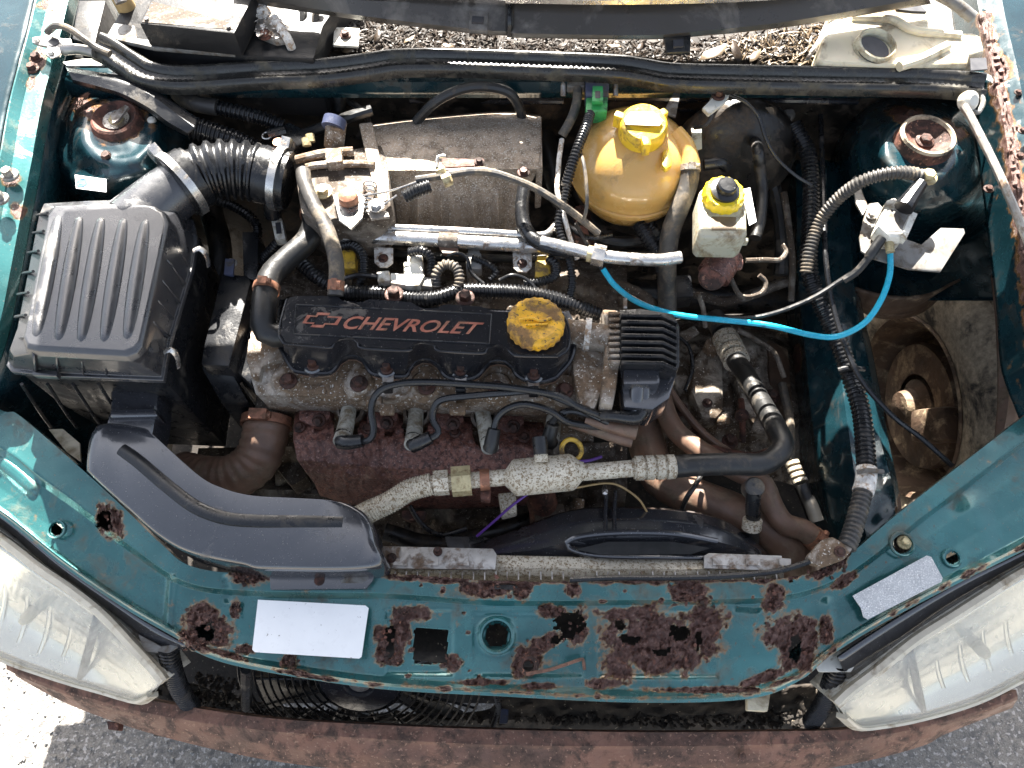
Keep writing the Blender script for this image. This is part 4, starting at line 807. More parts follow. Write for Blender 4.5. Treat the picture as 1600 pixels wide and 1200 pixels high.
# ================================================================= valve cover
def valve_cover():
    t = thing('valve_cover', 'glossy black scalloped valve cover with red lettered badge', 'valve cover', (665, 540, .76))
    back = [(449,468),(457,464),(525,464),(533,471),(541,475),(560,475),(568,473),(577,469),(644,474),(652,480),(662,484),(681,484),(688,481),(696,477),(756,481),(764,486),(774,489),(800,489),(880,490)]
    right = [(880,490),(886,505),(889,522),(887,545),(872,557)]
    front = [(872,557),(812,556),(800,553),(792,544),(780,539),(768,540),(760,545),(752,552),(687,548),(680,541),(672,537),(660,535),(648,537),(642,542),(636,548),(567,544),(560,536),(552,530),(540,528),(528,531),(521,538),(515,543),(468,539),(444,537)]
    left = [(444,537),(437,524),(440,500),(449,468)]
    fb = [(440,470),(450,464),(530,466),(560,470),(660,478),(780,484),(886,488)]; fr = [(886,488),(895,510),(897,540),(890,565),(868,590)]
    ff = [(868,590),(848,596),(822,594),(808,586),(800,573),(790,565),(777,563),(764,566),(755,577),(747,586),(733,592),(708,592),(695,586),(686,573),(676,564),(663,560),(650,564),(640,577),(632,588),(595,586),(580,582),(571,568),(563,559),(551,555),(538,557),(530,564),(522,577),(510,583),(468,581),(455,573),(441,548)]
    fl = [(441,548),(434,530),(436,500),(440,470)]
    n = 40; T = sides((back, right, front, left), .815, n); B = sides((fb, fr, ff, fl), .772, n); T2 = scale_about(T, .985, .0035)
    m1 = [Vector((a.x, a.y, .809)) for a in scale_about(T, 1.008, 0)]; m2 = [a.lerp(c, .55) for a, c in zip(m1, B)]
    for q in m2: q.z = .783
    B1 = [Vector((q.x, q.y, .774)) for q in scale_about(B, .992, 0)]; B2 = scale_about(B, 1.0, -.002); B3 = scale_about(B, 1.004, -.010)
    obj('cover', closedloft([T2, T, m1, m2, B1, B2, B3]), 'cover_black', t, ang=33)
    obj('gasket', closedloft([scale_about(B, 1.006, -.009), scale_about(B, 1.006, -.0125)]), 'rubber_brown', t)
    z = .8188
    bead = lambda pts, zz, r, nm: obj(nm, tube([(x, y, zz) for x, y in pts], r, 8, step=.003), 'cover_black', t)
    bead(front, .8135, 2.6, 'edge_bead'); bead(left, .8135, 2.6, 'edge_bead'); bead(right, .8135, 2.6, 'edge_bead'); bead(ff, .7715, 4.0, 'flange_bead'); bead(fr, .7715, 4.0, 'flange_bead'); bead(fl, .7715, 4.0, 'flange_bead')
    q = [(463,476),(768,491),(765,537),(459,522)]; cl = q+[q[0]]
    for a, c in zip(cl[:-1], cl[1:]): obj('badge_frame', tube([(a[0], a[1], z), (c[0], c[1], z)], 1.1, 6), 'black_plastic', t)
    pl = obj('badge_plate', plate([(465,478),(766,492),(763,536),(461,521)], z+.0004, .0012), 'cover_black', t)
    textmesh('CHEVROLET', [(540,493),(757,504),(751,523),(535,514)], z+.0010, 'badge_print', pl, shear=.35, bold=.018)
    bow = [(486,489),(489,495),(0,0)]
    o1 = [(496,488),(516,489),(513,494),(535,495),(527,508),(508,507),(505,512),(485,511),(489,506),(472,505),(480,492),(493,493)]
    c0 = (503.5, 500); o2 = [(c0[0]+(x-c0[0])*.80, c0[1]+(y-c0[1])*.66) for x, y in o1]
    vs = [V(x, y, z+.0010) for x, y in o1+o2]; k = len(o1); obj('emblem', MB().add(vs, [(i, (i+1) % k, k+(i+1) % k, k+i) for i in range(k)]), 'badge_print', pl, smooth=False)
    for x, y in ((490, 573), (605, 579), (720, 581), (834, 588)):
        obj('boss', lathe((x, y, .772), [(.012, -.006), (.012, .004), (.010, .006), (0, .006)], n=16), 'black_gloss', t); bolt(x, y-2, .778, 10, t, h=.012)
    for x, y in ((606, 600), (720, 602), (834, 606)):
        b_ = obj('cable_clip', prism([(x-9, y-18), (x+9, y-17), (x+8, y+4), (x-8, y+4)], .776, .003), 'steel_dull', t)
        obj('clip_jaw', box((x, y+6, .770), (.012, .010, .014)), 'black_plastic', b_, bevel=.002)
valve_cover()
t = thing('oil_filler_cap', 'grimy yellow scalloped oil filler cap on the valve cover', 'cap', (837, 515, .815))
obj('neck', lathe((837, 513, .812), [(.026, 0), (.025, .012)], n=30), 'black_gloss', t)
obj('cap', lathe((837, 511, .823), [(.030, 0), (.0335, .002), (.0335, .012), (.0315, .0155), (.026, .017), (.024, .0155), (0, .0155)], n=132, lobes=22, amp=.022), 'oil_cap', t, ang=60)
obj('grip_mark', tube([(812,500,.8395),(830,497,.8405),(846,502,.8405),(862,496,.8395)], 2.4, 6), 'oil_cap', t)
obj('grip_mark', tube([(822,508,.8395),(840,507,.8405),(856,506,.8395)], 1.8, 6), 'oil_cap', t)
# ================================================================= ignition module, coil
def ignition():
    t = thing('ignition_coil_pack', 'black finned ignition coil pack on the end of the engine', 'ignition coil', (1010, 560, .70))
    obj('heat_sink_base', prism([(968,484),(1000,482),(1052,490),(1062,510),(1062,572),(1050,585),(968,568)], .790, .035), 'black_plastic', t, bevel=.002)
    for k in range(8):
        y = 489+k*10.6; obj('cooling_fin', prism([(971,y),(1036,y+1),(1058,y+12),(1058,y+16),(1035,y+6),(971,y+5)], .806, .018), 'black_plastic', t, bevel=.0006)
    obj('coil_body', prism([(968,570),(1050,583),(1060,575),(1046,622),(1020,640),(975,636)], .775, .05), 'black_gloss', t, bevel=.003)
    k = obj('coil_tower_block', prism([(974,577),(1031,577),(1031,598),(1024,600),(974,600)], .792, .03), 'black_gloss', t, bevel=.002)
    obj('coil_tower', tube([(996,600,.776),(994,622,.770),(992,640,.760)], 13, 16), 'black_gloss', k); obj('coil_tower', tube([(1008,600,.776),(1007,622,.770),(1006,648,.756)], 9, 14), 'black_gloss', k)
    obj('hold_down_stud', tube([(977,466,.80),(977,482,.795)], 3, 8), 'steel_dull', t)
    b_ = thing('coil_bracket', 'toothed cast alloy bracket between engine and coil pack', 'bracket', (955, 540, .70))
    obj('bracket_plate', prism([(941,482),(966,484),(969,560),(964,600),(958,634),(938,630),(944,560),(947,510)], .782, .05), 'cast', b_, bevel=.004)
    for k in range(9): obj('tooth', box((959, 492+k*9.5, .786), (.014, .0045, .010)), 'cast', b_, bevel=.0012)
ignition()
# ================================================================= spark plug leads
leads = [
 ('lead from the plug beside the brown hot air hose', (547,640,.700), (534,690,.728), [(534,692,.730),(560,690,.733),(577,687,.738),(584,672,.745),(580,640,.760),(588,616,.772),(612,602,.780),(660,597,.782),(740,601,.784),(800,606,.784),(870,618,.778),(905,636,.768),(940,650,.760)]),
 ('lead from the second plug past the brown hose', (651,645,.700), (645,695,.726), [(645,696,.728),(665,688,.732),(685,676,.738),(676,655,.746),(679,636,.756),(692,624,.764),(730,619,.770),(790,614,.776),(840,612,.778),(890,630,.770),(925,648,.758),(950,660,.748)]),
 ('lead from the third plug past the brown hose', (753,648,.698), (766,700,.724), [(766,702,.726),(770,680,.735),(776,655,.748),(790,640,.758),(812,632,.764),(835,634,.764),(862,643,.758),(890,660,.745),(940,668,.735)]),
 ('lead from the plug hidden behind the pressure sensor', (866,660,.695), (860,690,.710), [(857,695,.712),(858,670,.728),(872,650,.745),(890,642,.752),(912,646,.750),(940,655,.745)])]
for lab, a, b_, path in leads:
    t = thing('spark_plug_lead', 'grey ignition '+lab, 'ignition lead', V(*a)-Vector((0, 0, .01)), 'ignition leads')
    obj('plug_sleeve', tube([V(*a)+Vector((0, .008, .004)), V(*a).lerp(V(*b_), .5), b_], 13, 16, taper=(.9, 1.05)), 'boot_grey', t)
    obj('elbow_boot', tube([V(*a).lerp(V(*b_), .8), b_, V(*path[0]).lerp(V(*path[1]), .35), V(*path[1]).lerp(V(*path[2]), .4)], 12.5, 14, taper=(1.1, .8)), 'rubber_clean' if a[0] < 700 else 'rubber', t)
    obj('cable', tube(path, 5.6, 10), 'rubber_clean', t)
for lab, pts, m_ in (('upper black lead boot plugged into the coil', [(938,650,.762),(960,650,.764),(995,653,.762),(1002,640,.762)], 'rubber_clean'), ('muddy lead boot below the black one', [(915,655,.742),(955,666,.742),(995,676,.742)], 'rubber_brown'), ('lowest muddy lead boot at the coil', [(890,660,.728),(930,672,.728),(970,684,.728),(988,688,.728)], 'rubber_brown')):
    one('lead_connector', lab, 'lead boot', tube(pts, 11, 12, taper=(.75, 1.1)), m_, 'lead boots at the coil')
# ================================================================= exhaust manifold + shield
def exhaust():
    t = thing('exhaust_manifold_shield', 'rust pitted exhaust heat shield below the spark plugs', 'heat shield', (650, 700, .55))
    hol = lambda X, Y: ((ell(X, Y, (541, 660, 21, 34)) < 1) | (ell(X, Y, (648, 664, 20, 34)) < 1) | (ell(X, Y, (758, 668, 21, 34)) < 1) | (ell(X, Y, (499, 660, 9, 15)) < 1) | (ell(X, Y, (608, 668, 9, 15)) < 1) | (ell(X, Y, (712, 660, 12, 10)) < 1))
    def d(X, Y, r): return pnoise(X, Y, .11, 4, 4)*.0024+pnoise(X, Y, .25, 6, 2)*.001+.006*bandf(X, Y, [(583,690),(585,745)], 16)+.005*bandf(X, Y, [(700,690),(704,745)], 16)-.005*bandf(X, Y, [(560,690),(562,740)], 12)
    obj('shield', loft([[(462,640,.668),(560,645,.670),(700,650,.668),(848,660,.662)], [(460,655,.678),(560,660,.680),(700,665,.678),(852,672,.670)], [(458,688,.684),(560,694,.686),(700,698,.684),(856,700,.676)], [(464,718,.676),(560,728,.678),(700,732,.676),(850,730,.668)], [(478,738,.660),(560,747,.662),(700,752,.660),(840,748,.652)], [(492,756,.625),(560,770,.625),(700,775,.625),(830,770,.62)], [(500,775,.58),(560,790,.58),(700,795,.58),(820,790,.58)]], 190, 9, True, d, hol), 'rust_shield', t, solid=.0015, ang=70)
    for x, y in ((468, 668), (575, 670), (711, 676), (819, 684), (838, 690)): bolt(x, y, .684, 9, t)
    for x, y in ((497, 652), (603, 656), (706, 658), (800, 662)):
        b_ = obj('port_flange', prism([(x-30,y-16),(x+18,y-15),(x+19,y-2),(x+8,y+12),(x-8,y+14),(x-30,y+4)], .690, .03), 'rust_shield', t, bevel=.002); obj('stud_nut', hexhead((x+2, y+4, .690), .006, .014, (0, -.6, .8)), 'bolt_rust', b_)
    one('oxygen_sensor_bracket', 'dark bolted bracket under the rusty heat shield', 'bracket', prism([(628,797),(666,798),(664,812),(640,814),(627,808)], .585, .012), 'rust', bevel=.002)
exhaust()
hose('hot_air_hose', 'creased brown flexible hot air hose beside the heat shield', [(418,655,.66),(412,690,.655),(398,722,.645),(365,745,.635),(325,748,.625),(285,740,.61)], 36, 'rubber_brown', clamps=((.03, 'copper_clamp', .012),), n=24, corr=(.012, .0012))
one('hot_air_pipe', 'dirty steel riser pipe above the brown hot air hose', 'pipe', tube([(430,585,.69),(424,620,.675),(418,660,.66)], 22, 16), 'cast_dark')
# ================================================================= A/C line
t = thing('air_conditioning_line', 'corroded aluminium air conditioning line with muffler across the engine front', 'pipe', (800, 750, .66))
LN = [(560,808,.69),(580,798,.70),(610,784,.705),(640,766,.71),(675,756,.714)]
obj('ribbed_hose_end', tube(LN, 18, 18, corr=(.0032, .0012)), 'corroded', t)
def along(x0, x1, r, m_, name, n=18, y0=None, y1=None): return obj(name, tube([(x0, y0 or 757-(x0-660)*.085, .714), (x1, y1 or 757-(x1-660)*.085, .714)], r, n), m_, t)
along(665, 800, 13, 'corroded', 'pipe'); along(678, 690, 20, 'corroded', 'nut', 6); along(688, 701, 20, 'corroded', 'nut', 6); along(706, 736, 24, 'gold_nut', 'union_nut', 6)
obj('clip_band', tube([(750,750,.714),(765,749,.714)], 17, 16), 'copper_clamp', t); obj('clip_foot', prism([(750,762),(767,762),(766,782),(751,780)], .705, .012), 'rust', t, bevel=.001)
mf = obj('muffler', lathe(V(850, 742, .716), [(p*scl(V(850, 742, .716)), h*scl(V(850, 742, .716))) for p, h in ((11, -62), (18, -56), (27, -48), (29, -44), (29, 42), (26, 48), (16, 58), (14, 64))], V(910, 736, .716)-V(800, 747, .716), 30), 'corroded', t)
obj('service_port', tube([(846,722,.738),(845,706,.742)], 11, 14), 'corroded', mf); cp = obj('service_cap', tube([(845,710,.746),(843,683,.752)], 11.5, 16), 'black_plastic', mf)
along(900, 1000, 13.5, 'corroded', 'pipe', 18, 739, 731)
for k in range(4): obj('crimp_ring', tube([(993+k*16, 731.5-k*.6, .714), (1005+k*16, 731-k*.6, .714)], 19.5, 18), 'corroded', t)
obj('crimp_sleeve', tube([(990,732,.714),(1056,729,.714)], 17, 18), 'corroded', t)
hose('air_conditioning_hose', 'thick black hose bending up from the aluminium crimp fitting', [(1055,729,.714),(1100,726,.714),(1150,725,.712),(1195,724,.706),(1222,700,.70),(1214,672,.69),(1190,630,.66),(1165,585,.63),(1146,556,.61),(1128,515,.585)], 17, 'rubber', clamps=(), n=18)
t = thing('hose_crimp', 'ringed alloy crimp sleeve on the rising black hose', 'crimp sleeve', (1140, 545, .60))
for k in range(4): obj('ring', tube([(1133+k*5, 528+k*10, .592+k*.005), (1136+k*5, 535+k*10, .596+k*.005)], 21, 18), 'corroded', t)
obj('pipe', tube([(1116,495,.575),(1128,518,.586)], 16, 16), 'rubber_grey', t)
one('sensor_wire', 'thin purple wire loop below the aluminium line', 'wire', tube([(745,838,.64),(775,812,.66),(800,790,.68),(830,768,.70)], 2.2, 6), 'purple_wire'); one('sensor_wire', 'thin tan wire strand arching over the fan shroud', 'wire', tube([(900,762,.695),(945,755,.69),(970,760,.685),(998,780,.67),(1012,802,.655)], 1.8, 6), 'tan_wire')
one('sensor_wire', 'short purple wire end beside the pressure port', 'wire', tube([(898,722,.715),(920,720,.715),(940,714,.71)], 2.6, 6), 'purple_wire')
t = thing('dipstick_ring', 'yellow ring handle lying beside the pressure port', 'dipstick', (893, 704, .70)); cc = V(893, 703, .716)
obj('ring_handle', lathe(cc, [(.0105, -.003), (.0155, -.0025), (.016, .001), (.0145, .003), (.0105, .002)], (.25, -.25, .9), 28, cap=False), 'yellow_conn', t)
# ================================================================= radiator, shroud, hoses
t = thing('radiator', 'corroded aluminium radiator top tank behind the crossmember', 'radiator', (900, 885, .35))
obj('top_tank', loft([[(590,862,.668),(900,870,.668),(1225,872,.668)], [(590,882,.672),(900,888,.672),(1225,890,.672)], [(590,894,.665),(900,901,.665),(1225,903,.665)], [(590,912,.62),(900,918,.62),(1225,918,.62)]], 120, 4, True, f_cast(.0012, 2)), 'corroded', t, solid=.002)
core = obj('core', prism([(590,905),(1230,908),(1230,925),(590,922)], .64, .30), 'black_plastic', t)
for k in range(36): obj('core_fin', box((600+k*17.5, 900+.0*k, .672), (.0015, .010, .004)), 'steel_dull', t)
for pts, lab in (([(597,853),(770,857),(776,866),(774,890),(597,888)], 'long'), ([(1100,868),(1108,864),(1222,868),(1222,892),(1100,888)], 'short')):
    b_ = obj('mounting_plate', prism(pts, .682, .005), 'steel_dull', t, bevel=.001)
    for k in range(3): obj('pressed_slot', prism([(pts[0][0]+14+k*52, 872), (pts[0][0]+40+k*48, 873), (pts[0][0]+40+k*48, 884), (pts[0][0]+14+k*52, 883)], .6838, .001), 'steel_dull', b_)
bolt(684, 862, .683, 7, t, h=.012); bolt(612, 872, .683, 8, t)
def shroud():
    t = thing('fan_shroud', 'glossy black plastic fan shroud behind the radiator', 'fan shroud', (960, 830, .40))
    obj('shroud_shell', loft([[(735,852,.61),(810,825,.625),(880,800,.64),(945,792,.65),(1060,796,.65),(1130,812,.64),(1180,845,.62),(1205,868,.60)], [(735,862,.635),(810,845,.65),(880,822,.66),(945,812,.668),(1060,814,.668),(1130,828,.66),(1180,855,.64),(1200,872,.62)], [(740,868,.645),(830,860,.66),(890,846,.668),(960,838,.675),(1060,838,.675),(1120,846,.668),(1170,862,.65),(1196,874,.63)], [(745,876,.64),(830,873,.65),(890,872,.655),(960,870,.66),(1060,868,.66),(1120,870,.655),(1170,874,.645),(1196,880,.63)]], 100, 6, True), 'black_gloss', t, solid=.003)
    obj('rim_bead', tube([(885,848,.672),(900,840,.678),(940,834,.684),(1000,832,.686),(1060,835,.684),(1120,846,.675)], 5, 10), 'black_gloss', t); obj('rim_bead', tube([(885,848,.672),(895,860,.672),(940,869,.676),(1040,871,.676),(1150,872,.668)], 4, 10), 'black_gloss', t)
    obj('recess_shade', prism([(900,858),(950,846),(1050,846),(1110,856),(1080,866),(940,867)], .6795, .003), 'felt', t, bevel=.001)  # flat dark plate painting the shade of a recess onto the shell
    for x in (946, 960): obj('support_rib', tube([(x+2,768,.655),(x,800,.668),(x+1,838,.684)], 3.2, 8), 'black_gloss', t)
    obj('stay_pin', lathe((945, 770, .66), [(.004, 0), (.004, .004), (0, .005)], n=10), 'steel', t)
    one('shroud_flap', 'flat black plastic flap beside the fan shroud', 'flap', prism([(695,838),(755,838),(790,850),(790,870),(700,858)], .60, .004), 'black_plastic', bevel=.001)
shroud()
hose('radiator_hose', 'wide brown radiator hose running to the crossmember end', [(1000,640,.56),(1012,700,.56),(1030,745,.575),(1080,775,.59),(1140,798,.595),(1195,825,.60),(1235,862,.59),(1250,895,.57)], 31, 'rubber_brown', clamps=(), n=20)
t = thing('bypass_hose', 'narrower brown hose snaking over the wide radiator hose', 'hose', (1200, 770, .56))
obj('hose_body', tube([(1030,590,.60),(1036,630,.60),(1055,672,.60),(1100,708,.61),(1150,735,.63),(1190,755,.64),(1206,790,.64),(1225,818,.635),(1255,828,.63),(1280,848,.62)], 17, 16), 'rubber_brown', t); ringband([(1225,818,.635),(1255,828,.63),(1280,848,.62)], .85, 17, .012, 'copper_clamp', t)
t = thing('pressure_valve', 'black capped service valve standing before the brown hoses', 'valve', (1176, 830, .60))
obj('stem', tube([(1177,800,.655),(1174,860,.60)], 11, 14), 'black_plastic', t); obj('knurl', tube([(1176,812,.650),(1174,826,.64)], 15, 16), 'corroded', t); obj('body', tube([(1177,768,.69),(1176,800,.665)], 11.5, 16), 'black_plastic', t); obj('cap', lathe((1178, 762, .690), [(.011, -.016), (.0125, -.012), (.0125, .004), (.011, .006), (0, .006)], (.05, -.1, 1), 22), 'rubber_grey', t)
obj('cap_hole', lathe((1178, 757, .697), [(.0012, 0), (.0012, .0006), (0, .0006)], n=8), 'ink_and_hole_dark', t)
hose('zip_tie', 'black zip tie wrapped round the wide brown hose', [(1096,742,.635),(1085,760,.64),(1073,778,.632),(1064,800,.61)], 4, 'black_plastic', 'cable tie', n=8)
# bonnet release cable + bracket at the right end
one('bonnet_release_cable', 'black bonnet release cable along the crossmember rear edge', 'cable', tube([(890,906,.712),(960,903,.714),(1060,903,.716),(1140,900,.716),(1210,893,.718),(1262,878,.722),(1300,862,.724)], 4.5, 8), 'rubber_clean')
t = thing('conduit_bracket', 'crusted grey bracket holding the big conduit to the crossmember', 'bracket', (1300, 862, .70))
obj('bracket_plate', prism([(1262,868),(1286,842),(1302,838),(1318,848),(1334,856),(1322,872),(1290,884),(1270,880)], .728, .014), 'cast', t, bevel=.003); bolt(1312, 862, .729, 9, t)
# ================================================================= air filter box
def airbox():
    t = thing('air_filter_box', 'ribbed black plastic air filter box beside the sunlit wing', 'air filter', (150, 480, .55))
    T = [(86,321),(140,319),(196,318),(240,322),(258,332),(264,350),(258,380),(223,540),(214,551),(198,557),(60,549),(42,545),(36,534),(40,515),(76,335)]
    B = [(62,326),(140,320),(215,318),(270,322),(300,340),(306,372),(299,415),(264,530),(258,560),(253,592),(80,585),(14,578),(6,568),(26,520),(56,350)]
    t0 = [V(x, y, .872) for x, y in T]; b0 = [V(x, y, .818) for x, y in B]; t1 = scale_about(t0, .955, .004)
    mids = [a.lerp(c, .5) for a, c in zip(t0, b0)]
    for q in mids: q.z = .852
    lid = obj('lid', closedloft([t1, t0, [Vector((a.x, a.y, .864)) for a in scale_about(t0, 1.02, 0)], mids, scale_about(b0, .965, .0), scale_about(b0, .965, -.004), scale_about(b0, 1.0, -.004), scale_about(b0, 1.0, -.012)]), 'airbox_plastic', t, bevel=.0025, seg=3, ang=50)
    for (a, c) in (((93,335),(57,532)),((126,336),(92,538)),((160,337),(127,540)),((195,339),(163,540)),((229,341),(199,536))):
        A_, C_ = V(a[0], a[1], .874), V(c[0], c[1], .874); d = (C_-A_); n_ = 22; rows = []
        side = Vector((-d.y, d.x, 0)).normalized(); r = 12.5*scl(A_)
        for j in range(13):
            w = math.pi*j/12; row = []
            for i in range(n_+1):
                u = i/n_; e = min(1, math.sin(math.pi*min(1, max(0, u))) ** .28) if 0 < u < 1 else 0.02
                row.append(A_+d*u+side*(math.cos(w)*r*e)+Vector((0, 0, math.sin(w)*r*.75*e)))
            rows.append(row)
        obj('lid_rib', grid3(rows, 40, 1, False), 'airbox_plastic', lid, ang=80)
    for (a, c) in zip(((241,367),(238,399),(232,431),(227,465),(222,499),(212,537)), ((298,413),(292,443),(283,471),(273,498),(266,526),(248,555))):
        p, q = V(a[0]+4, a[1], .868), V(c[0], c[1], .822); m_ = V((a[0]*.55+c[0]*.45), a[1]+6, .862)
        vs = [p, m_, q, q-Vector((.012, -.002, .012)), p-Vector((.0, 0, .03))]; obj('side_fin', MB().add(vs, [(0, 1, 2, 3, 4)]), 'airbox_plastic', lid, solid=.002)
    for x in (53, 88, 127, 163, 199):
        vs = [V(x, 549, .868), V(x+3, 560, .862), V(x+5, 586, .816), V(x+1, 556, .81)]; obj('front_fin', MB().add(vs, [(0, 1, 2, 3)]), 'airbox_plastic', lid, solid=.002)
    for (x, y) in ((68, 333), (62, 361), (54, 392), (46, 424), (38, 457), (34, 492), (34, 527)): obj('side_fin', tube([(x+6, y, .866), (x-10, y+3, .845)], 2.4, 6), 'airbox_plastic', lid)
    lo = [V(x, y, .803) for x, y in B]; obj('lower_box', closedloft([scale_about(lo, .965, 0), scale_about(lo, .955, -.10), scale_about(lo, .85, -.26)]), 'black_plastic', t, bevel=.004)
    for x in (20, 60, 100, 140): obj('lower_rib', tube([(x+14, 600, .800), (x+40, 640, .72), (x+60, 668, .66)], 2.6, 6), 'black_plastic', t)
    obj('outlet_neck', tube([(212,352,.838),(240,326,.842),(268,302,.846),(284,290,.848)], 44, 28, taper=(1.1, .95)), 'airbox_plastic', t)
    for (x, y, a) in ((318, 400, 40), (272, 558, 35)):
        b_ = obj('spring_clip', tube([(x-16,y-8,.83),(x-6,y-12,.832),(x+4,y-2,.822),(x+8,y+16,.80)], 4.5, 8, flat=.35), 'steel', t)
    obj('front_latch', prism([(50,576),(90,579),(88,588),(50,586)], .826, .010), 'airbox_plastic', t, bevel=.002)
    textmesh('90 531 003', [(210,580),(246,581),(246,588),(210,587)], .8205, 'grey_plastic', t, name='moulded_number') if False else None
airbox()
BEL = [(276,294,.848),(305,276,.848),(340,266,.846),(378,266,.840),(415,274,.833),(452,283,.828)]
t = thing('intake_bellows', 'ribbed black rubber intake bellows between filter box and throttle body', 'intake hose', (360, 270, .78))
obj('bellows', tube(BEL, 46, 36, corr=(.0125, .0050)), 'rubber_clean', t, ang=60)
obj('smooth_end', tube(BEL[:2], 49, 32), 'rubber_clean', t); obj('smooth_end', tube([(405,272,.835),(452,283,.828)], 45, 32), 'rubber_clean', t)
ringband(BEL, .06, 50, .010, 'steel', t, ear=(-.3, .9, .6)); ringband(BEL, .93, 46, .010, 'steel', t, ear=(0, .9, .5))
t = thing('air_temperature_sensor', 'white plugged air temperature sensor under the bellows', 'sensor', (432, 350, .72))
obj('sensor_stem', tube([(424,312,.80),(427,338,.775)], 13, 14), 'black_plastic', t); p = obj('plug', prism([(423,342),(440,340),(446,372),(430,375)], .776, .014), 'white_plastic', t, bevel=.002); obj('plug_window', prism([(430,348),(438,347),(440,364),(432,365)], .7768, .001), 'ink_and_hole_dark', p)
hose('corrugated_conduit', 'thin conduit dropping from the white sensor plug', [(437,375,.765),(424,390,.755),(412,405,.74),(408,428,.72),(412,445,.70)], 8, 'rubber_clean', 'conduit', corr=(.004, .0014), group='corrugated conduits')
# ================================================================= snorkel duct
def snorkel():
    t = thing('intake_snorkel', 'glossy black intake snorkel bending down to the crossmember', 'intake duct', (330, 800, .66))
    out = [(150,664),(172,660),(225,668),(236,676),(310,742),(352,764),(400,776),(470,780),(530,784),(560,794),(580,812),(590,846),(588,888),(420,891),(380,884),(300,866),(250,840),(200,797),(142,744),(133,728),(139,682)]
    t0 = [V(x, y, .752-max(0, (y-780))*.00004) for x, y in out]; c = t0
    # smooth outline
    sm = spline(t0+[t0[0]], .006)[:-1]
    lv = [scale_about(sm, .93, .006), scale_about(sm, .97, .004), scale_about(sm, .99, .0), scale_about(sm, 1.0, -.010), scale_about(sm, 1.0, -.05)]
    obj('duct', closedloft(lv), 'black_gloss', t, ang=50)
    obj('pressed_rib', tube([(190,702,.757),(215,720,.758),(262,760,.758),(305,792,.758),(350,809,.757),(400,814,.756),(470,815,.755),(536,816,.754)], 10.5, 12, flat=.55), 'black_plastic', t)
    obj('inlet_collar', prism([(172,598),(246,600),(244,642),(236,682),(160,676),(171,640)], .752, .05), 'black_gloss', t, bevel=.006, seg=3); obj('collar_lip', prism([(174,638),(242,637),(246,650),(170,652)], .760, .03), 'black_gloss', t, bevel=.004, seg=3)
    fl = obj('mounting_flange', prism([(420,888),(588,890),(582,908),(572,920),(422,921)], .716, .006), 'black_gloss', t, bevel=.0015)
    obj('flange_slot', prism([(532,907),(545,900),(576,898),(576,904),(566,911),(533,911)], .7165, .001), 'grey_plastic', fl); obj('flange_hole', lathe((499, 907, .7162), [(.006, 0), (.006, .0006), (0, .0006)], n=16), 'rust', fl)
snorkel()
# ================================================================= timing cover
t = thing('timing_cover', 'tall black timing belt cover between filter box and engine', 'timing cover', (355, 520, .55))
obj('upper_face', prism([(346,426),(386,430),(392,440),(358,572),(313,570),(318,540)], .765, .05), 'black_plastic', t, bevel=.004)
obj('lower_face', prism([(313,572),(358,574),(388,628),(346,631)], [.75,.75,.70,.70], .10), 'black_plastic', t, bevel=.003)
obj('side_strip', prism([(378,362),(404,362),(402,440),(380,432)], .755, .05), 'black_plastic', t, bevel=.002)
obj('side_wall', prism([(388,440),(412,470),(408,560),(392,600),(362,575)], .735, .10), 'black_plastic', t, bevel=.003); bolt(362, 412, .765, 9, t, 'steel_dull'); obj('clip_tab', prism([(352,404),(366,405),(364,430),(350,428)], .772, .004), 'blue_grey', t)
# ================================================================= coolant and breather hoses by the throttle
hose('coolant_hose', 'thick black coolant hose curving down to the valve cover corner', [(489,330,.80),(490,352,.80),(478,378,.80),(448,405,.80),(424,430,.80),(414,462,.80),(411,495,.80),(412,515,.795),(428,524,.79),(444,523,.787)], 19, 'rubber', clamps=((.62, 'copper_clamp', .009), (.02, 'copper_clamp', .007)), n=18)
hose('breather_hose', 'brown grey breather hose dropping onto the valve cover', [(474,268,.850),(476,285,.850),(490,320,.845),(508,352,.84),(520,385,.835),(526,420,.83),(524,462,.818)], 12, 'rubber_grey', clamps=((.95, 'copper_clamp', .012),), n=14)
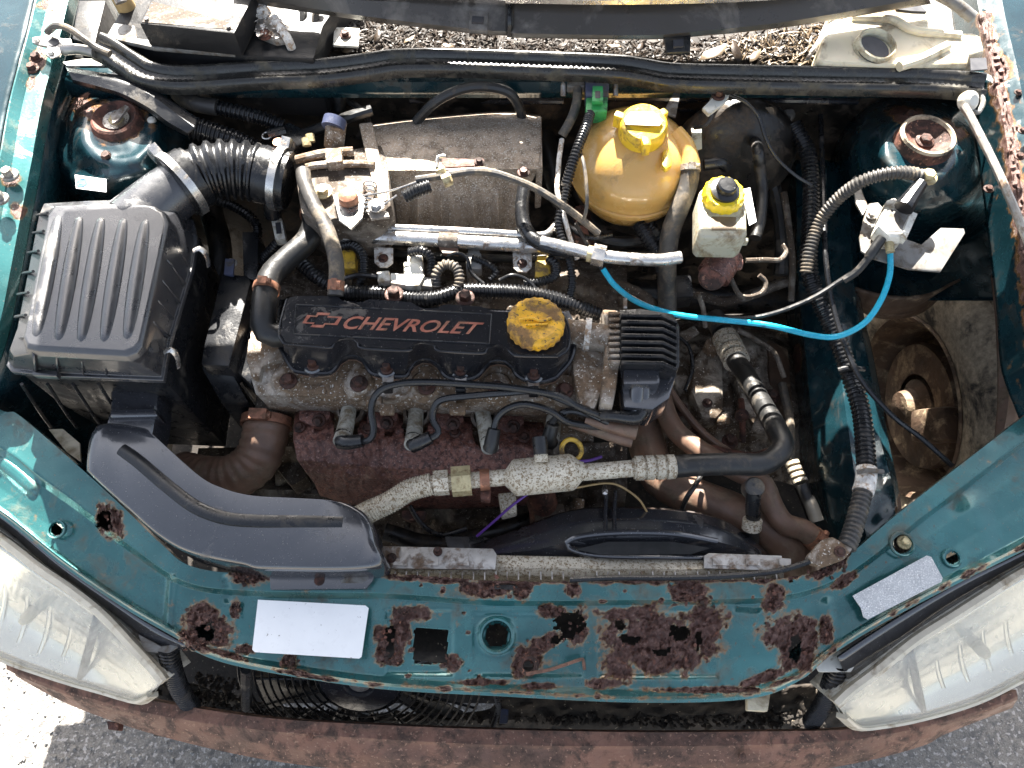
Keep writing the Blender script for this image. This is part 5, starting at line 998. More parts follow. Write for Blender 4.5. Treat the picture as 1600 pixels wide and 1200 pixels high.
# ================================================================= throttle body
def throttle():
    t = thing('throttle_unit', 'cast alloy throttle body with linkage in a patch of sun', 'throttle body', (530, 290, .74))
    obj('body', prism([(456,248),(500,240),(548,232),(596,224),(606,250),(612,320),(590,340),(560,346),(526,340),(500,350),(470,332)], .836, .075), 'cast_dark', t, bevel=.006)  # darker, dirtier alloy: recess shade in the colour, ribs keep the lit tone
    obj('upper_rib', tube([(462,250,.842),(505,240,.844),(552,236,.844)], 7, 10), 'cast', t); obj('boss_block', prism([(507,232),(533,230),(535,252),(509,254)], .852, .02), 'cast', t, bevel=.002)
    obj('rib', tube([(478,262,.842),(500,258,.842),(560,256,.842),(585,258,.842)], 6, 10), 'cast', t)
    v = obj('idle_valve', tube([(522,228,.83),(524,205,.85),(526,192,.852)], 16, 18), 'cast', t); obj('valve_cap', tube([(520,200,.856),(524,186,.860)], 18, 18), 'blue_grey', v)
    obj('lever_plate', prism([(520,305),(545,290),(572,308),(566,340),(548,358),(530,345)], .846, .004), 'steel', t, bevel=.001); obj('lever_hub', lathe((545, 312, .848), [(.013, 0), (.012, .010), (.006, .013), (0, .013)], n=18), 'copper_clamp', t)
    for k in range(7): obj('spring_coil', lathe((578, 290+k*6.5, .842), [(.008, 0), (.009, .0012), (.008, .0024), (.007, .0012)], (0, 1, .1), 14, cap=False), 'steel', t)
    obj('screw', hexhead((588, 322, .85), .007, .006), 'steel', t); obj('link', prism([(572,328),(606,330),(608,338),(580,342)], .845, .004), 'steel_dull', t); obj('screw', hexhead((505, 300, .842), .008, .008), 'gold_nut', t)
    for x, y in ((480, 228), (486, 222)): obj('pipe_stub', tube([(x, y, .84), (x-2, y-12, .845)], 7, 10), 'gold_nut', t)
    obj('clamp_screw', lathe((438, 232, .85), [(.007, 0), (.007, .012), (0, .012)], n=10), 'copper_clamp', t)
throttle()
# ================================================================= intake plenum
def plenum():
    t = thing('intake_plenum', 'speckled cast alloy intake plenum before the firewall', 'intake manifold', (710, 240, .65))
    def d(X, Y, r):
        runner = sstep(Y, 285, 310); return runner*(.010*bandf(X, Y, [(655,280),(652,390)], 14)+.010*bandf(X, Y, [(690,280),(690,390)], 12)+.010*bandf(X, Y, [(738,280),(742,390)], 14)+.010*bandf(X, Y, [(776,280),(782,390)], 12))+pnoise(X, Y, .05, 2, 4)*.0012
    obj('casting', loft([[(566,196,.790),(640,186,.790),(740,176,.790),(800,174,.790),(845,180,.790)], [(568,200,.826),(640,190,.828),(740,180,.828),(800,178,.828),(844,186,.826)], [(574,222,.834),(640,215,.836),(740,208,.836),(800,208,.836),(846,214,.832)], [(586,266,.832),(640,266,.834),(740,266,.834),(800,264,.832),(842,264,.828)], [(594,276,.818),(640,277,.820),(740,277,.820),(800,274,.818),(838,272,.814)], [(600,305,.79),(640,308,.79),(740,308,.79),(790,304,.79),(822,300,.788)], [(606,335,.755),(640,345,.755),(740,345,.755),(780,345,.755),(815,340,.755)], [(610,365,.72),(640,380,.72),(740,385,.72),(780,385,.72),(810,380,.72)]], 130, 8, True, d), 'cast_plenum', t, solid=.003, ang=60)
    obj('mounting_face', prism([(560,192),(582,190),(600,276),(606,312),(592,318),(578,270)], .840, .03), 'cast_plenum', t, bevel=.003); obj('right_wall', prism([(838,180),(846,182),(848,262),(838,264)], .828, .08), 'cast_plenum', t, bevel=.002)
    br = obj('cable_bracket', prism([(690,246),(752,249),(756,258),(690,262)], .846, .003), 'rust', t, bevel=.001); bolt(749, 253, .847, 8, br)
    bolt(818, 270, .832, 10, t)
plenum()
# throttle cable
t = thing('throttle_cable', 'pale sheathed throttle cable crossing the intake plenum', 'cable', (740, 275, .84))
obj('inner_wire', tube([(566,306,.852),(610,298,.856),(652,284,.860)], 1.6, 6), 'steel', t); obj('inner_wire', tube([(592,325,.85),(620,305,.855)], 1.5, 6), 'steel', t)
obj('outer_sheath', tube([(650,281,.860),(690,275,.862),(735,268,.862),(770,270,.860),(805,281,.856),(840,296,.85),(875,318,.84),(905,340,.82),(935,365,.80)], 6, 10), 'rubber_grey', t)
for x, y in ((688, 270), (697, 282)): obj('adjuster_nut', lathe((x, y, .862), [(.008, -.004), (.008, .006), (.005, .008), (0, .008)], (.9, .3, .2), 6), 'gold_nut', t)
obj('rubber_boot', tube([(632,308,.85),(650,298,.855),(672,290,.857)], 11, 12, corr=(.004, .0012)), 'rubber_clean', t); obj('hook', tube([(683,262,.868),(684,246,.872),(696,244,.872)], 3, 8), 'steel', t)
# ================================================================= fuel rail
t = thing('fuel_rail', 'twin tube steel fuel rail above the injectors', 'fuel rail', (690, 372, .74))
obj('main_tube', tube([(520,368,.790),(640,373,.790),(760,380,.790),(852,386,.788)], 11, 18), 'steel', t); obj('return_tube', tube([(516,353,.795),(640,357,.795),(760,363,.795),(842,368,.794),(862,360,.79),(868,350,.785)], 6, 12), 'steel', t)
obj('joining_clip', prism([(581,349),(612,350),(612,358),(581,357)], .802, .006), 'steel', t, bevel=.001); obj('dirty_band', tube([(686,375,.790),(716,377,.790)], 13, 18), 'cast_dark', t); obj('band_foot', prism([(686,386),(716,388),(716,396),(692,395)], .79, .006), 'rubber_brown', t)
for x, y in ((599, 400), (816, 408)):
    tb = obj('mounting_tab', prism([(x-15,y-14),(x+15,y-13),(x+15,y+10),(x+6,y+17),(x-6,y+17),(x-14,y+10)], .778, .003), 'mineral', t, bevel=.0008); bolt(x, y+4, .779, 8, tb)
hose('vacuum_hose', 'glossy black hose hooking down beside the plenum end', [(820,290,.82),(816,320,.815),(818,350,.81),(832,372,.81),(858,386,.808),(890,393,.805)], 11.5, 'rubber_clean', n=14)
t = thing('fuel_feed_pipe', 'bright steel fuel pipe with union nut below the amber tank', 'pipe', (950, 400, .76))
obj('pipe', tube([(845,378,.812),(880,386,.812),(935,399,.81),(990,405,.808),(1035,406,.806),(1063,402,.805)], 10, 14), 'steel', t); obj('union_nut', tube([(926,397,.811),(945,401,.811)], 17, 6), 'steel', t); obj('union_collar', tube([(918,396,.811),(928,398,.811)], 13, 16), 'gold_nut', t)
# ================================================================= injectors + harness
for lab, x, y, m_ in (('yellow injector plug beside the breather hose', 543, 407, 'yellow_conn'), ('pale injector plug with cracked housing', 648, 412, 'white_plastic'), ('grey injector plug under the plenum runners', 740, 408, 'grey_plastic'), ('yellow injector plug beside the oil filler cap', 848, 420, 'yellow_conn')):
    t = thing('fuel_injector', lab, 'injector', (x, y+15, .70), 'fuel injectors under the rail')
    obj('injector_body', tube([(x, y-20, .775), (x, y+10, .755), (x-2, y+40, .725)], 9, 14), 'steel_dull', t); obj('plug', prism([(x-12,y-14),(x+12,y-14),(x+13,y+12),(x-12,y+13)], .785, .020), m_, t, bevel=.003); obj('plug_collar', prism([(x-9,y-21),(x+9,y-21),(x+9,y-13),(x-9,y-13)], .782, .016), m_, t, bevel=.002)
hose('corrugated_conduit', 'small conduit looping over the yellow plug by the breather hose', [(535,384,.785),(552,384,.79),(566,398,.79),(568,425,.78),(562,445,.77)], 8, 'rubber_clean', 'conduit', corr=(.0042, .0014), group='corrugated conduits')
hose('corrugated_conduit', 'small conduit looping over the pale cracked plug', [(640,394,.79),(660,392,.795),(674,405,.79),(674,430,.785)], 7.5, 'rubber_clean', 'conduit', corr=(.0042, .0014), group='corrugated conduits')
hose('corrugated_conduit', 'pale dusted conduit forming a tight loop before the fuel rail', [(682,448,.785),(682,428,.795),(694,414,.80),(712,418,.80),(718,438,.795),(712,460,.785)], 8.5, 'rubber_grey', 'conduit', corr=(.0045, .0016), group='corrugated conduits')
hose('corrugated_conduit', 'small conduit looping from the yellow plug by the oil cap', [(858,404,.79),(868,415,.79),(866,432,.785),(845,440,.78),(820,444,.775)], 8, 'rubber_clean', 'conduit', corr=(.0042, .0014), group='corrugated conduits')
hose('corrugated_conduit', 'thin conduit bent below the grey injector plug', [(738,402,.788),(760,412,.785),(775,425,.78),(765,438,.775)], 6, 'rubber_clean', 'conduit', corr=(.004, .0012), group='corrugated conduits')
hose('wiring_harness', 'main corrugated wiring harness behind the valve cover', [(522,455,.775),(560,457,.78),(600,459,.78),(640,466,.78),(680,466,.785),(720,455,.785),(770,455,.785),(820,458,.782),(870,468,.775),(905,480,.765),(935,492,.755)], 12.5, 'rubber_clean', 'wiring harness', corr=(.0048, .0016))
hose('corrugated_conduit', 'conduit dropping past the bright fuel pipe toward the harness', [(886,290,.83),(880,320,.82),(872,350,.81),(880,380,.80),(890,410,.79),(894,440,.78),(890,465,.77)], 7, 'rubber_clean', 'conduit', corr=(.0045, .0014), group='corrugated conduits')
hose('corrugated_conduit', 'thick dark conduit coil beside the coolant hose', [(465,405,.77),(480,420,.775),(500,436,.775),(520,448,.77)], 12, 'rubber_clean', 'conduit', corr=(.0058, .0024), group='corrugated conduits')
t = thing('sensor_plug', 'cream two piece electrical plug lying on the harness', 'connector', (635, 430, .77))
obj('plug_half', prism([(588,424),(608,422),(610,438),(590,440)], .792, .014), 'white_plastic', t, bevel=.002); obj('plug_half', prism([(610,426),(640,428),(640,446),(610,442)], .794, .016), 'white_plastic', t, bevel=.002); obj('plug_body', prism([(630,408),(652,410),(664,430),(655,446),(632,446)], .795, .018), 'white_plastic', t, bevel=.003); obj('pins', prism([(657,432),(676,434),(675,448),(656,446)], .79, .012), 'grey_plastic', t, bevel=.001)
hose('vacuum_hose', 'thin black hose arching into the cream plug', [(535,436,.785),(560,430,.792),(590,432,.792)], 4, 'rubber_clean', n=8)
for lab, x, y in (('rusty nut and washer on the harness side of the valve cover', 616, 461), ('rusty nut on the stud beside the looped conduit', 727, 467)): one('manifold_nut', lab, 'nut', hexhead((x, y, .79), .008, .012), 'bolt_rust', 'manifold nuts behind the valve cover')
# ================================================================= expansion tank
def tank():
    t = thing('expansion_tank', 'translucent amber coolant expansion tank with yellow cap', 'coolant tank', (985, 270, .70))
    c = V(986, 262, .795); r = .081
    prof = [(r*math.cos(a), .062*math.sin(a)+.010) for a in np.linspace(0, math.pi/2, 14)]; prof = [(r*.80, -.045), (r*.97, -.02), (r, -.004), (r+.003, -.003), (r+.003, .003), (r*.995, .006)]+prof[1:-1]+[(0, .072)]
    obj('tank_body', lathe(c, prof, (0, -.10, 1), 56), 'tank_amber', t, ang=50)
    nk = obj('filler_neck', lathe((1004, 222, .842), [(.032, -.01), (.031, .012), (.029, .022)], (.03, -.16, 1), 30), 'tank_amber', t)
    cp = obj('cap', lathe((1003, 205, .868), [(.0285, -.006), (.0305, -.004), (.0305, .014), (.028, .018), (.0265, .0195), (0, .0195)], (.03, -.16, 1), 40), 'yellow_cap', t); obj('cap_label', prism([(975,186),(985,175),(1020,174),(1036,188),(1030,196),(978,194)], .8905, .001), 'sticker_white', cp)
    for k in range(3):
        a = k*2.09+.6; p = V(1003, 200, .878)+Vector((math.cos(a)*.031, math.sin(a)*.031, 0)); obj('cap_lug', box(p, (.014, .010, .020), rz(math.degrees(a))), 'yellow_cap', cp, bevel=.002)
    obj('spout', tube([(1052,210,.848),(1068,228,.842),(1076,250,.835),(1078,268,.83)], 17, 16), 'tank_amber', t); obj('moulded_pad', prism([(1036,232),(1048,232),(1050,258),(1040,264),(1034,256)], .862, .010), 'yellow_cap', t, bevel=.004)
    obj('mould_seam', tube([V(986, 262, .795)+Vector((r*1.02*math.cos(w), r*1.02*math.sin(w), -.004)) for w in np.linspace(math.pi*1.05, math.pi*1.95, 24)], .0025, 8, px=False), 'tank_amber', t)
tank()
hose('coolant_hose', 'muddy grey coolant hose dropping from the amber tank spout', [(1078,258,.836),(1076,285,.825),(1064,320,.81),(1050,355,.79),(1043,395,.765),(1042,440,.73),(1043,485,.69)], 15, 'rubber_grey', clamps=((.03, 'steel_dull', .008),), n=16)
one('tank_bracket', 'pale triangular bracket behind the amber tank', 'bracket', prism([(1036,176),(1056,138),(1064,140),(1056,182)], .855, .003), 'grey_plastic')
one('paper_tag', 'small cream paper tag beside the amber tank', 'tag', prism([(1080,200),(1096,197),(1097,232),(1084,236)], .83, .0012), 'milky')
one('vent_hose', 'thin clear vent hose falling across the amber tank', 'hose', tube([(906,236,.855),(912,255,.862),(916,285,.855),(917,320,.84),(912,345,.82)], 3, 8), 'rubber_grey')
# ================================================================= MAP sensor and green plug
t = thing('pressure_sensor', 'blue grey pressure sensor with green plug under the seal', 'sensor', (935, 140, .84))
obj('sensor_body', prism([(915,122),(952,123),(951,150),(915,150)], .872, .02), 'blue_grey', t, bevel=.002); g = obj('plug', prism([(916,152),(950,151),(949,174),(915,176)], .870, .020), 'green_conn', t, bevel=.002); obj('plug_latch', prism([(926,134),(942,134),(943,158),(925,158)], .879, .006), 'green_conn', g, bevel=.001); obj('latch_slot', prism([(930,142),(938,142),(938,153),(930,153)], .8795, .001), 'ink_and_hole_dark', g)
for x in (880, 962): obj('mount_stud', tube([(x, 124, .868), (x, 150, .855)], 4, 8), 'steel_dull', t)
obj('vacuum_pipe', prism([(886,124),(914,124),(914,134),(886,134)], .868, .012), 'grey_plastic', t, bevel=.002)
hose('corrugated_conduit', 'black conduit running down from the green plug', [(922,178,.865),(915,200,.868),(903,230,.865),(893,260,.855),(884,290,.845)], 8.5, 'rubber_clean', 'conduit', corr=(.0045, .0016), group='corrugated conduits')
hose('vacuum_hose', 'smooth grey vacuum hose beside the green plug', [(903,134,.862),(901,160,.86),(893,185,.855),(878,212,.84)], 7.5, 'rubber_grey', n=12)
one('vacuum_pipe', 'pale plastic pipe between plenum and amber tank', 'pipe', tube([(878,218,.838),(874,245,.835),(872,270,.83),(871,300,.825),(882,340,.815),(890,370,.80),(902,405,.79)], 4, 8), 'mineral')
hose('vacuum_hose', 'black hose arching along the firewall behind the plenum', [(650,190,.83),(680,160,.86),(720,140,.875),(760,136,.875),(795,145,.865),(812,170,.84),(816,190,.82)], 8, 'rubber', n=10)
# ================================================================= brake servo, master cylinder
t = thing('brake_servo', 'oily dark brake servo drum against the firewall', 'brake servo', (1150, 270, .68)); c = V(1145, 268, .745)
obj('drum', lathe(c+Vector((0, .04, 0)), [(.086, 0), (.092, .010), (.092, .022), (.084, .034), (.060, .046), (.030, .052), (0, .052)], (0, -1, .25), 40), 'black_oily', t); obj('check_valve', tube([(1100,258,.81),(1125,255,.812),(1135,262,.80)], 9, 12), 'black_plastic', t)
def reservoir():
    t = thing('brake_fluid_reservoir', 'milky brake fluid reservoir with yellow and black cap', 'reservoir', (1130, 350, .76))
    obj('tank', prism([(1092,300),(1100,292),(1160,292),(1165,302),(1168,366),(1159,372),(1098,371),(1092,364)], .850, .042), 'milky', t, bevel=.006, seg=3)
    obj('seam', prism([(1090,370),(1171,371),(1170,377),(1091,376)], .828, .010), 'milky', t, bevel=.002); obj('faded_print', prism([(1112,338),(1150,339),(1150,360),(1112,360)], .8503, .0004), 'leaf_pale', t)
    cp = obj('cap_ring', lathe((1130, 305, .857), [(.0255, -.014), (.0255, .004), (.023, .0075), (.015, .0075)], (0, -.05, 1), 90, lobes=15, amp=.03), 'bright_yellow', t); obj('cap_plug', lathe((1132, 299, .864), [(.0185, -.004), (.018, .004), (.0125, .006), (.012, .013), (.010, .015), (0, .015)], (.05, -.08, 1), 28), 'black_plastic', cp)
    tg = one('paper_tag', 'white printed tag hanging by the brake fluid reservoir', 'tag', prism([(1160,296),(1172,293),(1182,346),(1171,352)], .848, .0010), 'sticker_white')
    for k, (s, q) in enumerate((('59 89', [(1165,302),(1173,300),(1175,312),(1167,314)]), ('3D-1', [(1168,318),(1176,316),(1177,327),(1170,329)]), ('0231', [(1171,332),(1178,331),(1180,342),(1173,344)]))): textmesh(s, q, .8488, 'ink_and_hole_dark', tg, name='print')
    m_ = thing('master_cylinder', 'rusty brake master cylinder below the milky reservoir', 'master cylinder', (1120, 425, .70))
    obj('body', tube([(1135,395,.775),(1125,415,.770),(1114,432,.765)], 27, 20), 'rust_shield', m_); obj('end_plug', lathe((1113, 432, .772), [(.018, -.01), (.018, .006), (.015, .009), (.006, .010), (0, .008)], (-.2, -.5, .8), 20), 'rust', m_); obj('side_boss', tube([(1135,412,.775),(1156,412,.772)], 11, 12), 'rust_shield', m_)
reservoir()
for lab, pts in (('thin brake pipe curling under the master cylinder', [(1142,436,.755),(1155,460,.745),(1172,464,.742),(1192,456,.745),(1196,440,.75),(1186,430,.755)]), ('brake pipe kinked toward the inner wing', [(1165,407,.78),(1195,406,.78),(1218,406,.78),(1228,394,.782),(1222,382,.785)]), ('brake pipe rising behind the gearbox', [(1152,515,.62),(1180,530,.615),(1210,552,.61),(1225,590,.60)]), ('brake pipe running down beside the master cylinder', [(1090,458,.72),(1098,480,.70),(1102,510,.66)])):
    one('brake_pipe', lab, 'pipe', tube(pts, 4, 8), 'cast_dark', 'thin brake pipes')
# servo vacuum hose
t = thing('servo_vacuum_hose', 'black servo hose with cream elbow grommet on the firewall', 'hose', (1180, 260, .70))
obj('grommet', lathe(VY(1172, 204, .418), [(.020, 0), (.020, .006), (.014, .010), (.010, .014), (.007, .02)], (0, -1, .2), 24), 'white_plastic', t); obj('hose_body', tube([VY(1176, 208, .395), (1184,235,.82), (1188,265,.80), (1191,300,.785), (1188,340,.78), (1180,372,.775)], 9, 12), 'rubber', t)
one('earth_lead', 'thin black earth lead looping from a cream terminal', 'cable', tube([(1112,155,.865),(1110,170,.866),(1112,182,.86),(1102,196,.85),(1085,200,.84)], 3.2, 8), 'rubber_clean')
one('earth_lead', 'long thin lead sagging across the dark firewall', 'cable', tube([(1140,148,.868),(1165,160,.865),(1185,182,.85),(1196,215,.835),(1212,245,.82),(1240,272,.81),(1268,290,.80)], 2.8, 8), 'rubber_clean')
t = thing('terminal_block', 'cream terminal bracket bolted under the cowl seal', 'terminal', (1120, 160, .85)); obj('block', prism([(1098,168),(1118,148),(1140,148),(1132,160),(1108,178)], .870, .006), 'white_plastic', t, bevel=.001); obj('bolt', hexhead((1122, 150, .871), .006, .010), 'bolt_rust', t)
# ================================================================= right side conduits, inner wing, purge valve
one('inner_wing_rail', 'shade-toned green inner wing rail beside the open wheel arch', 'inner wing', loft([[(1224,250,.55),(1226,430,.47),(1236,560,.45),(1245,700,.44),(1262,800,.43),(1300,900,.42)], [(1246,250,.70),(1250,430,.62),(1262,560,.60),(1278,700,.58),(1300,800,.57),(1330,880,.57)], [(1290,250,.72),(1296,430,.655),(1310,560,.64),(1330,700,.63),(1346,800,.63),(1362,860,.635)], [(1325,260,.70),(1330,440,.645),(1352,560,.632),(1372,680,.625),(1392,760,.63),(1404,830,.64)], [(1338,300,.66),(1340,450,.62),(1362,560,.615),(1384,680,.61),(1400,760,.62),(1410,825,.635)]], 90, 8, True, lambda X, Y, r: pnoise(X, Y, .015, 2)*.006, None, lambda X, Y: field(X, Y, [(1250,560,6,20,0),(1405,800,8,30,0)], pnoise(X, Y, .06, 1))), 'teal_shaded', solid=.003)
one('inner_wing', 'dark inner wing panel under the air filter box', 'inner wing', loft([[(60,320,.66),(20,500,.62),(-40,600,.62),(0,640,.66)], [(150,340,.50),(100,520,.46),(60,640,.46),(120,735,.60)], [(280,340,.40),(260,520,.36),(250,660,.36),(280,860,.42)]], 60, 8), 'teal_shaded', solid=.003)
for lab, pts in (('pale sunlit scrap of trim wedged behind the snorkel', [(76,671),(98,670),(124,692),(126,722),(104,706)]),): one('trim_scrap', lab, 'trim', prism(pts, .69, .003), 'cream')
BIG = [(1240,195,.80),(1262,240,.785),(1268,300,.775),(1266,360,.765),(1264,420,.75),(1280,470,.735),(1304,520,.72),(1326,580,.715),(1345,640,.712),(1352,700,.712),(1354,735,.714)]
t = thing('main_loom', 'big corrugated loom running down the right inner wing', 'wiring loom', (1300, 550, .66), 'corrugated conduits')
obj('conduit', tube(BIG, 14, 16, corr=(.0062, .0022)), 'rubber_clean', t); obj('taped_joint', tube([(1354,732,.714),(1353,752,.715),(1348,770,.716)], 16, 14), 'mineral', t); obj('conduit', tube([(1350,762,.716),(1342,795,.718),(1332,830,.72),(1322,856,.722)], 15, 16, corr=(.0062, .0022)), 'rubber_grey', t)
for x, y in ((1355, 738), (1326, 578)): obj('cable_tie', tube([(x-16, y, .728), (x, y-3, .732), (x+24, y-1, .722)], 4, 8), 'grey_plastic' if y > 700 else 'black_plastic', t)
hose('corrugated_conduit', 'grey dusted conduit arching to the right strut tower', [(1260,425,.765),(1266,390,.78),(1282,345,.80),(1312,308,.83),(1350,282,.86),(1395,270,.875),(1430,272,.875),(1444,280,.87)], 10.5, 'rubber_grey', 'conduit', corr=(.0048, .0018), group='corrugated conduits', n=14)
one('speed_cable', 'slim black cable running down over the loom to the wheel arch', 'cable', tube([(1282,180,.80),(1286,280,.79),(1290,400,.78),(1302,480,.755),(1324,550,.742),(1350,600,.735),(1395,650,.72),(1440,685,.70),(1488,728,.69)], 4.2, 8), 'rubber_clean')
one('speed_cable', 'slim black cable curving under the blue hose', 'cable', tube([(900,350,.80),(935,412,.80),(960,445,.78),(1000,472,.765),(1050,490,.755),(1120,497,.755),(1190,494,.76),(1260,470,.765),(1310,440,.775),(1345,415,.79),(1362,392,.81)], 3.6, 8), 'rubber')
one('blue_hose', 'bright blue vacuum hose curving up to the purge valve', 'hose', tube([(942,420,.80),(962,447,.785),(1000,474,.772),(1060,492,.765),(1130,500,.765),(1200,508,.768),(1270,524,.77),(1310,525,.775),(1350,505,.79),(1376,470,.805),(1390,430,.82),(1391,392,.83)], 4.6, 10), 'cyan_hose')
t = thing('purge_valve', 'white purge solenoid on a grey bracket at the strut tower', 'solenoid valve', (1400, 380, .78))
obj('bracket', prism([(1343,370),(1350,340),(1358,318),(1372,316),(1384,330),(1400,368),(1440,382),(1470,356),(1506,357),(1508,364),(1470,424),(1420,420),(1360,402),(1346,392)], .822, .003), 'grey_plastic', t, bevel=.0006)
sv = obj('solenoid', prism([(1372,352),(1386,312),(1398,308),(1432,334),(1412,372),(1390,370)], .850, .026), 'white_plastic', t, bevel=.003); obj('coil_window', prism([(1384,350),(1392,326),(1420,336),(1408,362),(1388,362)], .8505, .001), 'grey_plastic', sv); obj('clamp_side', prism([(1424,330),(1434,334),(1416,374),(1408,370)], .852, .010), 'white_plastic', sv)
obj('outlet', tube([(1388,368,.84),(1391,394,.835)], 6.5, 12), 'gold_nut', t); obj('outlet', tube([(1378,372,.84),(1362,395,.83),(1358,402,.825)], 8, 12), 'rubber', t); bolt(1361, 337, .824, 8, t, 'steel_dull')
t = thing('purge_plug', 'black electrical plug angled onto the purge solenoid', 'connector', (1425, 310, .83)); obj('plug_body', tube([(1412,325,.862),(1428,302,.868),(1440,286,.872)], 12, 10, taper=(1.3, .8)), 'black_plastic', t); obj('bolt', hexhead((1448, 278, .872), .008, .010), 'gold_nut', t)
one('bracket_strip', 'pale metal strip behind the purge bracket', 'strip', prism([(1332,278),(1337,274),(1356,322),(1348,336),(1338,318)], .80, .003), 'steel_dull')
hose('vacuum_hose', 'black hose dropping from the purge bracket to the loom', [(1358,402,.825),(1338,425,.81),(1318,438,.80)], 6, 'rubber', n=10)
# ================================================================= wheel behind the arch
def wheel():
    t = thing('front_wheel', 'muddy front wheel seen through the open inner wing', 'wheel', V(1440, 600, .02)); c = V(1418, 632, .31); c.x += .075
    ax = Vector((1, .06, .0)).normalized(); ty = obj('tyre', lathe(c, [(.170, -.078), (.185, -.084), (.215, -.088), (.245, -.086), (.268, -.076), (.280, -.058), (.283, -.02), (.283, .02), (.280, .058), (.268, .076), (.245, .086), (.185, .084), (.170, .078)], ax, 72, cap=False), 'tyre', t)
    for k in (-.05, -.025, 0, .025, .05): obj('tread_rib', lathe(c+ax*k, [(.281, -.009), (.2865, -.008), (.2865, .008), (.281, .009)], ax, 72, cap=False), 'tan_mud', ty)
    rm = obj('rim', lathe(c, [(.172, -.080), (.168, -.084), (.160, -.078), (.155, -.05), (.150, .03), (.06, .04), (.05, .03)], ax, 48, cap=False), 'hub_rust', t); obj('brake_disc', lathe(c, [(.06, -.06), (.115, -.058), (.118, -.045), (.115, -.03), (.05, -.03)], ax, 44, cap=False), 'hub_rust', t)
    obj('hub', lathe(c, [(.0, -.095), (.028, -.092), (.034, -.07), (.05, -.06), (.05, .0)], ax, 28), 'hub_rust', t); obj('caliper', box(c+Vector((-.055, -.07, .06)), (.07, .06, .09), rot3(20, 10, 0)), 'hub_rust', t, bevel=.012)
wheel()
one('wheel_arch_edge', 'brown rust stained edge of the wheel arch liner', 'wheel arch', loft([[(1548,430,.70),(1556,520,.66),(1558,620,.62),(1552,700,.60)], [(1562,430,.71),(1574,520,.67),(1576,620,.63),(1566,690,.61)], [(1580,425,.70),(1592,520,.66),(1592,620,.62),(1580,690,.60)], [(1600,420,.50),(1610,520,.48),(1610,620,.46),(1600,690,.46)]], 50, 5), 'rubber_brown', solid=.003)
one('spring_seat', 'muddy curved spring seat below the right strut tower', 'spring seat', loft([[(1315,438,.63),(1350,452,.64),(1400,462,.645),(1450,458,.64),(1500,435,.62)], [(1322,462,.60),(1360,478,.605),(1400,480,.605),(1440,470,.60),(1470,448,.59)], [(1330,470,.55),(1360,490,.55),(1400,495,.55),(1440,485,.55),(1475,455,.55)]], 60, 6, True, f_cast(.004, 4)), 'hub_rust', solid=.004)
one('coil_spring', 'rusty coil spring ring under the strut tower', 'spring', tube([(1330,445,.58),(1360,480,.575),(1400,488,.575),(1445,470,.575),(1468,440,.57)], 7, 10), 'hub_rust')
# ================================================================= gearbox and low clutter
t = thing('gearbox', 'grimy cast gearbox housing beside the coil pack', 'gearbox', (1130, 620, .30))
obj('casing', loft([[(1030,500,.44),(1120,505,.46),(1240,520,.44)], [(1030,550,.52),(1100,540,.53),(1180,540,.52),(1245,560,.48)], [(1025,610,.535),(1100,600,.545),(1180,600,.53),(1250,620,.49)], [(1020,670,.52),(1100,665,.53),(1180,670,.52),(1250,690,.48)], [(1020,750,.44),(1100,740,.45),(1180,745,.44),(1250,760,.42)]], 110, 10, True, f_cast(.014, 12)), 'cast_gear', t, ang=80)
obj('raised_cover', prism([(1085,560),(1102,536),(1118,536),(1130,560),(1132,640),(1120,655),(1096,652),(1080,610)], .575, .04), 'cast_gear', t, bevel=.008); bolt(1105, 630, .576, 8, t); obj('filler_plug', lathe((1112, 546, .575), [(.014, 0), (.013, .014), (.010, .016), (0, .016)], n=18), 'cast', t)
obj('lug', prism([(1118,644),(1140,642),(1142,662),(1122,664)], .57, .02), 'cast', t, bevel=.003); obj('breather_stem', tube([(1158,625,.58),(1160,650,.59),(1160,690,.56)], 5, 10), 'rust', t); obj('breather_cap', lathe((1159, 650, .592), [(.009, -.004), (.010, .004), (.007, .010), (0, .010)], n=14), 'rust', t)
one('gearbox_mount', 'rust orange gearbox mount plate beside the inner wing', 'mount', prism([(1200,530),(1232,545),(1240,640),(1226,700),(1205,680)], .52, .02), 'hub_rust', bevel=.004)
t = thing('clutch_pipe', 'dirty hose with alloy crimp beside the inner wing rail', 'pipe', (1250, 740, .50)); obj('pipe', tube([(1222,600,.55),(1234,660,.56),(1236,720,.56)], 7, 10), 'rubber_grey', t)
for k in range(4): obj('crimp_ring', tube([(1237+k*4, 722+k*9, .562), (1239+k*4, 727+k*9, .562)], 12, 14), 'corroded', t)
obj('hose_end', tube([(1252,758,.56),(1266,790,.555),(1275,815,.55)], 12, 12), 'rubber', t)
one('steering_rack', 'dark steering rack tube behind the gearbox', 'steering rack', tube([(960,455,.48),(1100,465,.48),(1230,470,.48)], 22, 14), 'black_oily')
hose('heater_hose', 'ribbed dark heater hose under the amber tank', [(1005,345,.74),(1022,370,.72),(1036,400,.70),(1040,440,.66)], 14, 'rubber_clean', corr=(.006, .002))
one('selector_rod', 'greasy selector rod below the brake pipes', 'rod', tube([(1040,445,.60),(1090,460,.60),(1140,470,.60),(1230,440,.62)], 8, 10), 'cast_dark')
